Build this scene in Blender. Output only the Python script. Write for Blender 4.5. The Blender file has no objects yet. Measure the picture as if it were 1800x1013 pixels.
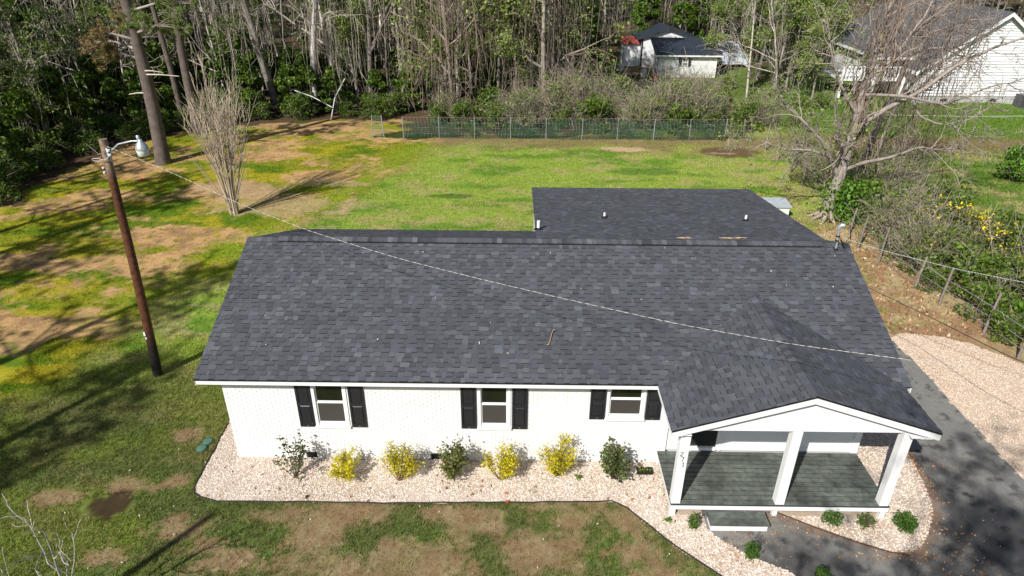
import bpy, math, random
import numpy as np
from mathutils import Vector, Matrix

R = math.radians
S = bpy.context.scene
# ------------------------------------------------------------------ camera
PITCH, YAW, ROLL = 0.494412, -0.00796528, 0.0066080
CAM = np.array([7.32210992, -13.5867873, 12.535956])
fw = np.array([math.sin(YAW)*math.cos(PITCH), math.cos(YAW)*math.cos(PITCH), -math.sin(PITCH)])
rt = np.array([math.cos(YAW), -math.sin(YAW), 0.0]); up = np.cross(rt, fw)
r2 = math.cos(ROLL)*rt + math.sin(ROLL)*up; u2 = -math.sin(ROLL)*rt + math.cos(ROLL)*up
cd = bpy.data.cameras.new('camera'); cam = bpy.data.objects.new('camera', cd)
S.collection.objects.link(cam); S.camera = cam
cd.sensor_width = 36.0; cd.lens = 1189.0786/1800*36; cd.clip_start = 0.1; cd.clip_end = 1500
cam.matrix_world = Matrix(((r2[0], u2[0], -fw[0], CAM[0]), (r2[1], u2[1], -fw[1], CAM[1]), (r2[2], u2[2], -fw[2], CAM[2]), (0, 0, 0, 1)))
# ------------------------------------------------------------------ light
SUN_EL, SUN_AZ = R(40.7), R(56.5)          # shadows run towards +x +y
sdir = Vector((math.cos(SUN_AZ)*math.cos(SUN_EL), math.sin(SUN_AZ)*math.cos(SUN_EL), -math.sin(SUN_EL)))
W = bpy.data.worlds.new('World'); S.world = W; W.use_nodes = True
nt = W.node_tree; bg = nt.nodes['Background']
sky = nt.nodes.new('ShaderNodeTexSky'); sky.sky_type = 'NISHITA'; sky.sun_disc = False
sky.sun_elevation = SUN_EL; sky.sun_rotation = math.atan2(-sdir.x, -sdir.y)
nt.links.new(sky.outputs[0], bg.inputs[0]); bg.inputs[1].default_value = 0.066
sl_ = bpy.data.lights.new('sun', 'SUN'); sl_.energy = 5.0; sl_.angle = R(0.53); sl_.color = (1.0, 0.955, 0.89)
sun = bpy.data.objects.new('sun', sl_); S.collection.objects.link(sun)
sun.rotation_euler = sdir.to_track_quat('-Z', 'Y').to_euler()
S.view_settings.view_transform = 'Standard'; S.view_settings.look = 'None'
S.view_settings.gamma = 1.0; S.view_settings.exposure = 0.36; S.view_settings.use_curve_mapping = False
S.cycles.max_bounces = 6; S.cycles.transparent_max_bounces = 12

# ------------------------------------------------------------------ helpers
def srgb(r, g, b):
    f = lambda c: (c/255/12.92 if c/255 <= 0.04045 else ((c/255+0.055)/1.055)**2.4)
    return (f(r), f(g), f(b))

class MB:
    """collects polygons (with a colour per vertex) and builds one mesh"""
    def __init__(s): s.v = []; s.f4 = []; s.f3 = []; s.c = []; s.n = 0
    def add(s, V, F, col=(1, 1, 1)):
        V = np.asarray(V, float).reshape(-1, 3); F = np.asarray(F, int)
        c = np.asarray(col, float)
        if c.ndim == 1: c = np.tile(c, (len(V), 1))
        s.v.append(V); s.c.append(c)
        (s.f4 if F.shape[1] == 4 else s.f3).append(F + s.n); s.n += len(V)
    def box(s, x0, x1, y0, y1, z0, z1, col=(1, 1, 1)):
        s.add([(x0,y0,z0),(x1,y0,z0),(x1,y1,z0),(x0,y1,z0),(x0,y0,z1),(x1,y0,z1),(x1,y1,z1),(x0,y1,z1)],
              [(0,3,2,1),(4,5,6,7),(0,1,5,4),(1,2,6,5),(2,3,7,6),(3,0,4,7)], col)
    def hexa(s, P, col=(1, 1, 1)):     # 8 points: bottom ring, top ring
        s.add(P, [(0,3,2,1),(4,5,6,7),(0,1,5,4),(1,2,6,5),(2,3,7,6),(3,0,4,7)], col)
    def prism(s, poly, axis, a, b, col=(1, 1, 1)):
        """extrude a 2-D polygon (ccw) along axis from a to b"""
        n = len(poly)
        def pt(p, t):
            return {'x': (t, p[0], p[1]), 'y': (p[0], t, p[1]), 'z': (p[0], p[1], t)}[axis]
        V = [pt(p, a) for p in poly] + [pt(p, b) for p in poly]
        s.add(V, [(i, (i+1) % n, n+(i+1) % n, n+i) for i in range(n)], col)
        tri = [(0, i, i+1) for i in range(1, n-1)]
        s.add([pt(p, a) for p in poly], [(t[0], t[2], t[1]) for t in tri], col)
        s.add([pt(p, b) for p in poly], tri, col)
    def tube(s, pts, rad, k=6, col=(1, 1, 1), cap=False):
        P = np.asarray(pts, float); n = len(P)
        rad = np.broadcast_to(np.asarray(rad, float), (n,))
        T = np.gradient(P, axis=0); T /= (np.linalg.norm(T, axis=1, keepdims=True) + 1e-9)
        d = P[-1]-P[0]; ref = np.array([0, 0, 1.0]) if abs(d[2]) < 0.8*np.linalg.norm(d) else np.array([1.0, 0.3, 0])
        A = np.cross(T, ref); A /= (np.linalg.norm(A, axis=1, keepdims=True) + 1e-9); B = np.cross(T, A)
        t = np.arange(k)*2*np.pi/k
        V = P[:, None] + rad[:, None, None]*(np.cos(t)[None, :, None]*A[:, None] + np.sin(t)[None, :, None]*B[:, None])
        i = np.arange(n-1)[:, None]*k; j = np.arange(k)[None]; j2 = (j+1) % k
        F = np.stack([i+j, i+j2, i+k+j2, i+k+j], -1).reshape(-1, 4)
        s.add(V.reshape(-1, 3), F, col)
        if cap:
            for q in (0, n-1):
                c = np.vstack([V[q], P[q]]); s.add(c, [(a, (a+1) % k, k) for a in range(k)], col)
    def lathe(s, prof, cx, cy, k=12, col=(1, 1, 1)):
        s.tube([(cx, cy, z) for r, z in prof], 0, k, col) if False else None
        n = len(prof); t = np.arange(k)*2*np.pi/k
        V = np.array([[(cx+r*math.cos(a), cy+r*math.sin(a), z) for a in t] for r, z in prof]).reshape(-1, 3)
        F = [(i*k+j, i*k+(j+1) % k, (i+1)*k+(j+1) % k, (i+1)*k+j) for i in range(n-1) for j in range(k)]
        s.add(V, F, col)
    def cards(s, C, size, rng, col, aspect=1.6, up=0.0, tri=False):
        """leaf-sized faces at the centres C, randomly turned"""
        C = np.asarray(C, float); n = len(C)
        if n == 0: return
        a = rng.normal(size=(n, 3)); a[:, 2] *= (1-up); a /= np.linalg.norm(a, axis=1, keepdims=True)
        b = np.cross(a, rng.normal(size=(n, 3))); b /= np.linalg.norm(b, axis=1, keepdims=True)
        sz = (np.asarray(size)*rng.uniform(0.6, 1.25, n))[:, None]
        a = a*sz*0.5*aspect; b = b*sz*0.5
        col = np.asarray(col, float)
        if col.ndim == 1: col = np.tile(col, (n, 1))
        if tri:
            V = np.stack([C-a-b*.6, C+a, C-a+b*.6], 1); s.add(V.reshape(-1, 3), np.arange(3*n).reshape(-1, 3), np.repeat(col, 3, 0))
        else:
            V = np.stack([C-a, C+b, C+a, C-b], 1); s.add(V.reshape(-1, 3), np.arange(4*n).reshape(-1, 4), np.repeat(col, 4, 0))
    def mesh(s, name, mats, smooth=False):
        me = bpy.data.meshes.new(name)
        V = np.concatenate(s.v) if s.v else np.zeros((0, 3)); Cc = np.concatenate(s.c)
        f4 = np.concatenate(s.f4) if s.f4 else np.zeros((0, 4), int); f3 = np.concatenate(s.f3) if s.f3 else np.zeros((0, 3), int)
        me.vertices.add(len(V)); me.vertices.foreach_set('co', V.ravel())
        nl = f4.size+f3.size; me.loops.add(nl)
        me.loops.foreach_set('vertex_index', np.concatenate([f4.ravel(), f3.ravel()]).astype(np.int32))
        me.polygons.add(len(f4)+len(f3))
        st = np.concatenate([np.arange(len(f4))*4, len(f4)*4+np.arange(len(f3))*3]).astype(np.int32)
        me.polygons.foreach_set('loop_start', st)
        me.polygons.foreach_set('use_smooth', np.full(len(st), bool(smooth)))
        me.update(calc_edges=True)
        at = me.color_attributes.new('Col', 'FLOAT_COLOR', 'POINT')
        at.data.foreach_set('color', np.hstack([Cc, np.ones((len(Cc), 1))]).astype(np.float32).ravel())
        for m in (mats if isinstance(mats, (list, tuple)) else [mats]): me.materials.append(m)
        return me
    def build(s, name, mats, parent=None, smooth=False, **kw):
        return link(name, s.mesh(name, mats, smooth), parent, **kw)

def link(name, me, parent=None, label=None, cat=None, group=None, kind=None, loc=None):
    o = bpy.data.objects.new(name, me); S.collection.objects.link(o)
    if parent: o.parent = parent
    if loc is not None: o.location = loc
    for k, v in (('label', label), ('category', cat), ('group', group), ('kind', kind)):
        if v: o[k] = v
    return o
def thing(name, label, cat, loc=(0, 0, 0), group=None, rz=0, scale=None):
    o = link(name, None, None, label, cat, group, None, loc); o.rotation_euler.z = rz
    if scale: o.scale = (scale,)*3 if not isinstance(scale, tuple) else scale
    return o
def copy_thing(src, loc, rz=0, scale=1, label=None, group=None, tilt=None):
    r = src.copy(); S.collection.objects.link(r); r.location = loc
    r.rotation_euler = (tilt[0], tilt[1], rz) if tilt else (0, 0, rz)
    r.scale = (scale,)*3 if not isinstance(scale, tuple) else scale
    if label: r['label'] = label
    if group: r['group'] = group
    for ch in KIDS.get(src.name, []):
        c = ch.copy(); S.collection.objects.link(c); c.parent = r
    return r
KIDS = {}

def mat(name, col=(0.5, 0.5, 0.5), rough=0.8, attr=False, noise=None, bump=None, rand=None, transl=0.0, metal=0.0, spec=0.3, ramp=None):
    """noise=(scale, amount)  bump=(scale, strength, distance)  rand=amount per object"""
    m = bpy.data.materials.new(name); m.use_nodes = True; t = m.node_tree; N = t.nodes; L = t.links
    b = N['Principled BSDF']; b.inputs['Roughness'].default_value = rough; b.inputs['Metallic'].default_value = metal
    b.inputs['Specular IOR Level'].default_value = spec
    geo = N.new('ShaderNodeNewGeometry')
    if attr:
        a = N.new('ShaderNodeAttribute'); a.attribute_name = 'Col'; c = a.outputs['Color']
    else:
        a = N.new('ShaderNodeRGB'); a.outputs[0].default_value = (*col, 1); c = a.outputs[0]
    def mul(c, fac_socket, lo, hi):
        mr = N.new('ShaderNodeMapRange'); mr.inputs['To Min'].default_value = lo; mr.inputs['To Max'].default_value = hi
        L.new(fac_socket, mr.inputs['Value'])
        v = N.new('ShaderNodeVectorMath'); v.operation = 'SCALE'; L.new(c, v.inputs[0]); L.new(mr.outputs[0], v.inputs['Scale']); return v.outputs[0]
    for ns in ([noise] if noise and not isinstance(noise[0], (list, tuple)) else (noise or [])):
        n = N.new('ShaderNodeTexNoise'); n.inputs['Scale'].default_value = ns[0]; n.inputs['Detail'].default_value = 5
        L.new(geo.outputs['Position'], n.inputs['Vector'])
        mr0 = N.new('ShaderNodeMapRange'); mr0.inputs['From Min'].default_value = 0.3; mr0.inputs['From Max'].default_value = 0.7
        L.new(n.outputs['Fac'], mr0.inputs['Value'])
        c = mul(c, mr0.outputs[0], 1-ns[1], 1+ns[1])
    if rand:
        oi = N.new('ShaderNodeObjectInfo'); c = mul(c, oi.outputs['Random'], 1-rand, 1+rand)
    L.new(c, b.inputs['Base Color'])
    if bump:
        n = N.new('ShaderNodeTexNoise'); n.inputs['Scale'].default_value = bump[0]; n.inputs['Detail'].default_value = 4
        L.new(geo.outputs['Position'], n.inputs['Vector'])
        bp = N.new('ShaderNodeBump'); bp.inputs['Strength'].default_value = bump[1]; bp.inputs['Distance'].default_value = bump[2]
        L.new(n.outputs['Fac'], bp.inputs['Height']); L.new(bp.outputs[0], b.inputs['Normal'])
    if transl:
        tr = N.new('ShaderNodeBsdfTranslucent'); L.new(c, tr.inputs['Color'])
        mx = N.new('ShaderNodeMixShader'); mx.inputs[0].default_value = transl
        L.new(b.outputs[0], mx.inputs[1]); L.new(tr.outputs[0], mx.inputs[2])
        L.new(mx.outputs[0], N['Material Output'].inputs['Surface'])
    return m

M = {}
M['paint'] = mat('white_paint', (0.73, 0.735, 0.74), 0.55, noise=(1.5, 0.04))
M['brick'] = mat('painted_brick', (0.70, 0.70, 0.695), 0.7, noise=[(2.0, 0.04), (40, 0.06)], bump=(60, 0.35, 0.004), rand=0.05)
M['mortar'] = mat('painted_mortar', (0.50, 0.50, 0.495), 0.8, noise=(30, 0.05))
M['siding'] = mat('white_siding', (0.69, 0.70, 0.71), 0.5, noise=(2.0, 0.04))
M['shingle'] = mat('asphalt_shingle', attr=True, rough=0.92, noise=[(1.1, 0.10), (130, 0.30)], bump=(180, 0.5, 0.004), spec=0.25)
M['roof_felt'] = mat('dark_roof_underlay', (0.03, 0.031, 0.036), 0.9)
M['shutter'] = mat('black_shutter', (0.018, 0.019, 0.023), 0.32, noise=(4, 0.1), spec=0.5)
M['glass_dark'] = mat('window_glass', (0.012, 0.014, 0.008), 0.06, spec=0.6)
M['screen'] = mat('window_screen', (0.05, 0.046, 0.04), 0.7, noise=(300, 0.2))
M['black'] = mat('black_metal', (0.012, 0.012, 0.013), 0.45)
M['door'] = mat('black_door', (0.02, 0.021, 0.024), 0.4)
M['deck'] = mat('deck_paint', (0.092, 0.105, 0.090), 0.6, noise=[(1.3, 0.45), (7, 0.32), (60, 0.15)], bump=(25, 0.3, 0.004), rand=0.16)
M['metal'] = mat('galvanised_metal', (0.42, 0.44, 0.46), 0.4, metal=0.5, noise=(12, 0.15))
M['pvc'] = mat('white_pipe', (0.75, 0.75, 0.73), 0.5)
M['bark'] = mat('bark', attr=True, rough=0.95, noise=[(3, 0.25), (25, 0.3)], bump=(22, 0.8, 0.03))
M['twig'] = mat('twig', attr=True, rough=0.9, noise=(1.2, 0.25))
M['leaf'] = mat('leaf', attr=True, rough=0.5, noise=(0.9, 0.22), transl=0.38, spec=0.35)
M['needle'] = mat('needle', attr=True, rough=0.6, noise=(1.5, 0.25), transl=0.25)
M['grass'] = mat('grass_blade', attr=True, rough=0.7, transl=0.35, spec=0.2)
M['soil'] = mat('lawn_soil', attr=True, rough=0.95, noise=[(6, 0.16), (45, 0.30)], bump=(60, 0.6, 0.02), spec=0.1)
M['gravel'] = mat('gravel', attr=True, rough=0.85, noise=[(8, 0.1), (80, 0.22)], bump=(70, 0.8, 0.02))
M['stone'] = mat('gravel_stone', attr=True, rough=0.8)
M['litter'] = mat('leaf_litter', attr=True, rough=0.85, transl=0.1)
M['pole'] = mat('creosote_wood', attr=True, rough=0.8, noise=[(7, 0.45), (40, 0.35)], bump=(30, 0.6, 0.01))
M['wire'] = mat('cable', (0.38, 0.36, 0.32), 0.6, noise=(14, 0.5))
M['wire_dark'] = mat('dark_cable', (0.03, 0.03, 0.03), 0.6)
M['post_wood'] = mat('weathered_wood', (0.22, 0.19, 0.155), 0.9, noise=(20, 0.3), rand=0.25)
M['plain'] = mat('painted', attr=True, rough=0.6, noise=(6, 0.08))
M['metal_roof'] = mat('metal_roof', (0.03, 0.038, 0.055), 0.4, noise=(2, 0.1), spec=0.5)

# ---- value noise in numpy
def _h(ix, iy, s):
    n = (ix.astype(np.int64)*374761393 + iy.astype(np.int64)*668265263 + s*1442695041) & 0x7fffffff
    n = ((n ^ (n >> 13))*1274126177) & 0x7fffffff
    return ((n ^ (n >> 16)) & 0xffff)/65535.0
def vnoise(x, y, s=0):
    ix = np.floor(x); iy = np.floor(y); fx = x-ix; fy = y-iy
    fx = fx*fx*(3-2*fx); fy = fy*fy*(3-2*fy)
    a = _h(ix, iy, s); b = _h(ix+1, iy, s); c = _h(ix, iy+1, s); d = _h(ix+1, iy+1, s)
    return (a*(1-fx)+b*fx)*(1-fy)+(c*(1-fx)+d*fx)*fy
def fbm(x, y, s=0, o=4):
    r = 0; a = 0.5; t = 0
    for i in range(o):
        r = r+a*vnoise(x*2**i+17.3*i, y*2**i-9.1*i, s+i*7); t += a; a *= 0.55
    return r/t
def sm(a, b, x): t = np.clip((x-a)/(b-a), 0, 1); return t*t*(3-2*t)
def inpoly(x, y, poly):
    r = np.zeros(np.shape(x), bool); n = len(poly)
    for i in range(n):
        x0, y0 = poly[i]; x1, y1 = poly[(i+1) % n]
        if y0 == y1: continue
        c = ((y0 > y) != (y1 > y)) & (x < (x1-x0)*(y-y0)/(y1-y0)+x0); r ^= c
    return r
def pdist(x, y, pl):
    """distance to a polyline"""
    d = np.full(np.shape(x), 1e9)
    for (x0, y0), (x1, y1) in zip(pl[:-1], pl[1:]):
        dx, dy = x1-x0, y1-y0; t = np.clip(((x-x0)*dx+(y-y0)*dy)/(dx*dx+dy*dy+1e-12), 0, 1)
        d = np.minimum(d, np.hypot(x-x0-t*dx, y-y0-t*dy))
    return d

# ------------------------------------------------------------------ the ground
WOOD_EDGE = [(-60, -30), (-23, -4), (-18.2, 17), (-19, 23), (-17.6, 28.5), (-15.5, 31.5), (-10.9, 33.6), (-7, 34.8), (-2.5, 34.5), (-1, 31.2), (22.5, 31.4), (24.5, 38), (27, 44), (34, 49), (60, 62), (120, 62), (120, 160), (-140, 160), (-140, -30)]
BED = [(-0.79, 5.0), (-0.79, 1.38), (-0.71, -1.1), (-0.62, -1.3), (-0.44, -1.42), (0.01, -1.56), (4.47, -1.54), (9.71, -1.41), (10.04, -1.58), (11.04, -2.79), (11.82, -3.51), (13.2, -4.7), (14.2, -4.2), (13.36, -3.37), (12.76, -3.07), (12.1, -2.55), (11.85, -2.2), (11.9, -1.0), (11.9, 0.3), (0.3, 0.3), (0.3, 5.0)]
BED2 = [(13.3, 0.3), (13.3, -1.5), (13.49, -1.59), (14.4, -2.12), (15.8, -2.82), (16.3, -2.86), (16.72, -2.6), (17.06, -2.2), (17.4, -1.75), (17.63, -1.23), (17.75, -0.64), (17.93, 0.5), (18.05, 1.36), (18.3, 3.2), (19.0, 5.6), (16.0, 5.6), (16.0, 0.3)]
DRIVE = [(11.6, -1.2), (16.2, -1.0), (17.0, 0.5), (17.6, 3), (18.6, 5.6), (19.6, 6.5), (20.35, 6.15), (20.6, 4.76), (20.63, 2.42), (20.62, -0.17), (20.9, -6), (21.0, -12), (11.0, -12), (12.4, -5.5), (13.2, -4.0), (12.4, -3.0), (11.6, -2.3)]
DRIVE2 = [(20.2, 6.3), (20.8, 6.6), (22.0, 6.35), (22.8, 5.95), (23.5, 5.2), (23.9, 4.6), (24.3, 3.0), (24.6, -6), (20.5, -6), (20.4, -0.17), (20.3, 4.7)]
BUMPS = [(2, 3), (1.2, 1)]
def hgt(x, y):
    far = sm(30, 34, y)
    return 0.05*(fbm(x*0.5, y*0.5, 3, 3)-0.5)*sm(0.5, 3, np.abs(x-8)-8.6+np.maximum(0, y-10)) + far*0.5*(fbm(x*0.12, y*0.12, 5, 2)-0.5)
def gcol(x, y):
    x = np.asarray(x, float); y = np.asarray(y, float)
    A = lambda c: np.array(c)
    def mix(c, d, t): return c*(1-t[..., None])+d*t[..., None]
    n1 = fbm(x*0.38+3, y*0.55, 11, 4); n2 = fbm(x*1.6, y*1.6, 21, 4); n3 = fbm(x*5, y*5, 31, 3); n4 = fbm(x*0.9+y*0.35, y*1.5, 41, 4)
    n5 = fbm(x*11+5, y*11, 37, 3)-.5; n1 = n1+n5*.10; n2 = n2+n5*.22; n4 = n4+n5*.12
    shp = x.shape+(3,)
    # back lawn, mid green with straw
    back = np.broadcast_to(A((0.215, 0.285, 0.048)), shp)
    back = mix(back, A((0.120, 0.215, 0.026)), sm(0.50, 0.64, fbm(x*0.33, y*0.9, 51, 4)))
    back = mix(back, A((0.31, 0.27, 0.12)), sm(0.50, 0.66, n4)*0.65)
    back = mix(back, A((0.30, 0.27, 0.12)), sm(16, 22, x)*sm(0.35, 0.6, n2)*0.6)
    # left lawn, moss and bare straw
    left = np.broadcast_to(A((0.185, 0.205, 0.014)), shp)
    left = mix(left, A((0.095, 0.160, 0.010)), sm(0.50, 0.66, n1))
    left = mix(left, A((0.31, 0.27, 0.020)), sm(0.48, 0.66, fbm(x*0.7, y*1.1, 61, 4))*0.9)
    bare = sm(0.455, 0.575, fbm(x*0.30+1.3, y*0.62+4, 71, 5)+(n3-.5)*.25+n5*.16)
    left = mix(left, mix(np.broadcast_to(A((0.43, 0.27, 0.125)), shp), A((0.27, 0.17, 0.085)), sm(0.4, 0.7, n2)), np.clip(bare*sm(0.30, 0.5, n3+0.1)*1.1, 0, 1))
    # front lawn
    front = np.broadcast_to(A((0.100, 0.120, 0.038)), shp)
    front = mix(front, A((0.095, 0.135, 0.035)), sm(0.5, 0.7, n2))
    front = mix(front, A((0.135, 0.170, 0.030)), sm(1.5, -1.5, x)*sm(.32, .55, n1)*.75)
    br = np.zeros(x.shape)
    for cx, cy, rx, ry in [(7.9, -2.95, .75, .5), (8.6, -2.0, .62, .25), (6.2, -1.85, .8, .28), (3.2, -1.85, 1.0, .3), (2.6, -2.5, .5, .5), (9.9, -2.9, .6, .4), (4.6, -2.9, .35, .3), (10.0, -2.1, .3, .3), (8.0, -1.62, .5, .12), (-0.7, -2.4, .9, .35), (1.2, -3.3, 1.0, .3), (5.6, -3.5, .9, .4), (10.6, -3.7, 1, .5), (0.4, -2.9, .6, .3), (-4.0, -1.5, .7, .25), (-1.8, -3.2, .6, .3), (-2.2, -1.1, .7, .3), (6.8, -2.2, .3, .2), (8.75, -2.75, .28, .25), (3.7, -3.4, .4, .3), (-1.3, -0.9, .35, .25), (-1.8, 0.9, .5, .25)]:
        d = np.hypot((x-cx)/rx, (y-cy)/ry)+(n2-0.5)*1.6+(n3-.5)*1.1+n5*1.3; br = np.maximum(br, 1-sm(0.7, 1.25, d))
    br = np.maximum(br, sm(0.53, 0.66, fbm(x*0.8, y*1.0, 81, 4)+(n3-.5)*.3+n5*.25)*(0.25+0.55*sm(-1, 2, x)))
    front = mix(front, mix(np.broadcast_to(A((0.225, 0.150, 0.082)), shp), A((0.25, 0.19, 0.11)), sm(0.4, 0.7, n3)), br*0.9)
    # zones
    lx = -2.6+(y-15.8)*0.37 + (n1-0.5)*2.5
    isleft = sm(1.2, -1.2, x-lx)*sm(1.0, 4.5, y+(n1-.5)*4 - 0.35*(x+4))
    isback = sm(2.0, 6.0, y)*(1-isleft)
    c = mix(front, back, isback); c = mix(c, left, isleft)
    # vivid strip of moss between the two lawns
    strip = np.exp(-((x-lx+0.9)/1.1)**2)*sm(5, 9, y)*sm(31, 28, y)
    c = mix(c, A((0.19, 0.26, 0.018)), strip*0.8*sm(0.3, 0.5, n2))
    # right strip: leaf litter beside the hedge
    s = sm(17.4, 18.2, x+(n2-0.5)*1.5)*sm(-8, -4, y)*sm(18, 12, y)*sm(26.5, 25, x)
    lit = mix(np.broadcast_to(A((0.36, 0.28, 0.155)), shp), A((0.27, 0.165, 0.095)), sm(0.45, 0.65, n2+(n3-.5)*.4+0.08*sm(20, 22.5, x)))
    lit = mix(lit, A((0.19, 0.21, 0.05)), sm(0.46, 0.6, n1+(n3-.5)*.2)*sm(23, 20.5, x)*0.75)
    c = mix(c, lit, s*0.95)
    # yard of the neighbour
    rgt = sm(24.5, 26, x)*sm(8, 12, y)*sm(62, 58, y)
    yard = mix(np.broadcast_to(A((0.105, 0.175, 0.030)), shp), A((0.26, 0.24, 0.11)), sm(0.46, 0.62, n4)*sm(36, 24, y))
    yard = mix(yard, A((0.06, 0.12, 0.02)), sm(0.55, 0.7, n1)*0.6)
    c = mix(c, yard, rgt)
    # strip by the back fence and dirt spots
    fb = sm(27.6, 29.4, y+(n1-0.5)*3.5+(n2-.5)*1.5)*sm(32, 30.8, y)*sm(1.0, 3, x)
    c = mix(c, A((0.19, 0.13, 0.075)), fb*0.75)
    def spot(cx, cy, rx, ry, col, a=1.0, w=1.0):
        nonlocal c
        d = np.hypot((x-cx)/rx, (y-cy)/ry)+(n2-0.5)*w; c = mix(c, A(col), (1-sm(0.75, 1.15, d))*a)
    spot(13.9, 28.3, 1.35, .55, (0.42, 0.31, 0.19)); spot(20.4, 27.9, 1.9, 1.1, (0.12, 0.075, 0.045), .95); spot(19.9, 27.6, .9, .15, (0.3, .22, .14), .8)
    n2 = n2+(n3-.5)*1.1; spot(-2.6, -1.75, .72, .40, (0.040, 0.024, 0.014), 0.92, 1.1); n2 = n2-(n3-.5)*1.1; spot(-2.9, 21.5, 2, .6, (0.40, 0.30, 0.17), .6)
    spot(-4.6, 18.2, 3.2, 1.5, (0.37, .27, .15), .75, 1.6); spot(-1.6, 17.3, .8, .3, (0.36, .26, .16), .8); spot(-7.5, 20.5, 2.5, 1.2, (0.36, .26, .15), .7, 1.6)
    spot(3.2, 22.8, .8, .25, (.34, .27, .14), .6); spot(4.0, 19.7, 1.3, .35, (.06, .13, .02), .8); spot(14.8, 24.0, 2.0, .7, (.07, .15, .025), .7); spot(22.3, 15.2, 1.2, .8, (.40, .30, .19), .8)
    # woodland floor
    w = inpoly(x+(n1-.5)*5+(n2-.5)*2, y+(n1-.5)*5, WOOD_EDGE) | (y > 60)
    fl = mix(np.broadcast_to(A((0.085, 0.055, 0.032)), shp), A((0.045, 0.065, 0.018)), sm(0.45, 0.6, n1))
    gl = (x > 15) & (y < 62)
    fl = mix(fl, A((0.11, 0.16, 0.035)), gl*sm(0.40, 0.55, n1+0.08))
    c = mix(c, fl, w*sm(.2, .5, n3+.25))
    return c*(0.82+0.36*n3)[..., None]

def grid(x0, x1, y0, y1, st, mb, z=0.0, skip=None):
    xs = np.arange(x0, x1+st*0.5, st); ys = np.arange(y0, y1+st*0.5, st); nx, ny = len(xs), len(ys)
    X, Y = np.meshgrid(xs, ys); Z = hgt(X, Y)+z
    V = np.stack([X, Y, Z], -1).reshape(-1, 3); i = np.arange(ny-1)[:, None]*nx; j = np.arange(nx-1)[None]
    F = np.stack([i+j, i+j+1, i+nx+j+1, i+nx+j], -1).reshape(-1, 4)
    mb.add(V, F, gcol(X, Y).reshape(-1, 3))
g = MB(); grid(-24, 30, -8, 34, 0.125, g); grid(30, 50, -8, 46, 0.25, g); grid(-24, 30, 34, 46, 0.25, g)
g.build('ground', M['soil'], kind='structure', smooth=True)
g = MB()
for a in [(-140, -24, -60, 46, 2), (50, 140, -60, 46, 2), (-24, 50, -60, -8, 2), (-140, 140, 46, 200, 2)]: grid(*a, g, z=0.0)
g.build('far_ground', M['soil'], kind='structure', smooth=True)
g = MB(); g.add([(-1500, -1500, -0.5), (1500, -1500, -0.5), (1500, 1500, -0.5), (-1500, 1500, -0.5)], [(0, 1, 2, 3)], (0.05, 0.07, 0.025))
g.build('distant_ground', M['soil'], kind='structure')

def sheet(name, poly, z, m, colf, st=0.1, wob=0.06, label=None):
    """a flush sheet: fine grid clipped by the outline, with a slightly ragged edge"""
    P = np.array(poly); x0, y0 = P.min(0)-.2; x1, y1 = P.max(0)+.2
    xs = np.arange(x0, x1, st); ys = np.arange(y0, y1, st); nx, ny = len(xs), len(ys); X, Y = np.meshgrid(xs, ys)
    cx = X+st/2; cy = Y+st/2
    ok = inpoly(cx+wob*(fbm(cx*3, cy*3, 5, 3)-.5)*2, cy+wob*(fbm(cx*3, cy*3, 9, 3)-.5)*2, poly)[:-1, :-1]
    i = np.arange(ny-1)[:, None]*nx; j = np.arange(nx-1)[None]
    F = np.stack([i+j, i+j+1, i+nx+j+1, i+nx+j], -1)[ok]
    V = np.stack([X, Y, hgt(X, Y)+z], -1).reshape(-1, 3)
    used = np.unique(F); mp = np.zeros(nx*ny, int); mp[used] = np.arange(len(used))
    mb = MB(); mb.add(V[used], mp[F], colf(X, Y).reshape(-1, 3)[used]); return mb.build(name, m, kind='structure', smooth=True)
def cmix(a, b, t): return np.array(a)*(1-t[..., None])+np.array(b)*t[..., None]
def asph(x, y):
    n = fbm(x*0.9, y*0.9, 91, 5); n2 = fbm(x*4, y*4, 92, 4)
    c = cmix((0.062, 0.062, 0.063), (0.20, 0.195, 0.18), sm(0.35, 0.65, n+0.25*sm(-1.5, 4, y)))
    c = cmix(c, (0.028, 0.028, 0.028), sm(0.60, 0.70, n2)*0.6)
    for cx, cy in [(18.3, -.9), (18.7, -1.1), (18.6, -1.35), (18.95, -1.55), (18.2, .55), (18.9, -2.1), (19.1, -2.5), (18.5, -2.6), (18.6, -1.0), (20.2, 5.6), (20.4, 5.0), (20.5, 4.3)]:
        d = np.hypot(x-cx, (y-cy)*1.3)+(n2-.5)*.15; c = cmix(c, (0.02, 0.018, 0.016), (1-sm(.05, .13, d))*.9)
    e = pdist(x, y, [(13.49, -1.59), (14.4, -2.12), (15.8, -2.82), (16.5, -2.9), (17.06, -2.3), (17.7, -1.23), (18.05, 1.36)])
    c = cmix(c, (0.24, 0.13, 0.07), sm(0.22, 0.0, e+(n2-.5)*.3)*.5)
    return c
def grav(x, y):
    n = fbm(x*1.2, y*1.2, 93, 4); return cmix((0.55, 0.455, 0.37), (0.44, 0.345, 0.26), sm(.4, .7, n))
sheet('driveway', DRIVE, 0.030, M['gravel'], asph, 0.06, 0.05)
sheet('gravel_bed', BED, 0.034, M['gravel'], grav, 0.06, 0.0)
sheet('gravel_bed_by_porch', BED2, 0.038, M['gravel'], lambda x, y: cmix(grav(x, y), (0.30, .17, .10), sm(0.16, 0.0, pdist(x, y, BED2[5:14]))*.7), 0.06, 0.02)
sheet('gravel_parking', DRIVE2, 0.034, M['gravel'], lambda x, y: cmix(grav(x, y), (0.52, .40, .30), np.full(x.shape, .6)), 0.08, 0.12)

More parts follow.
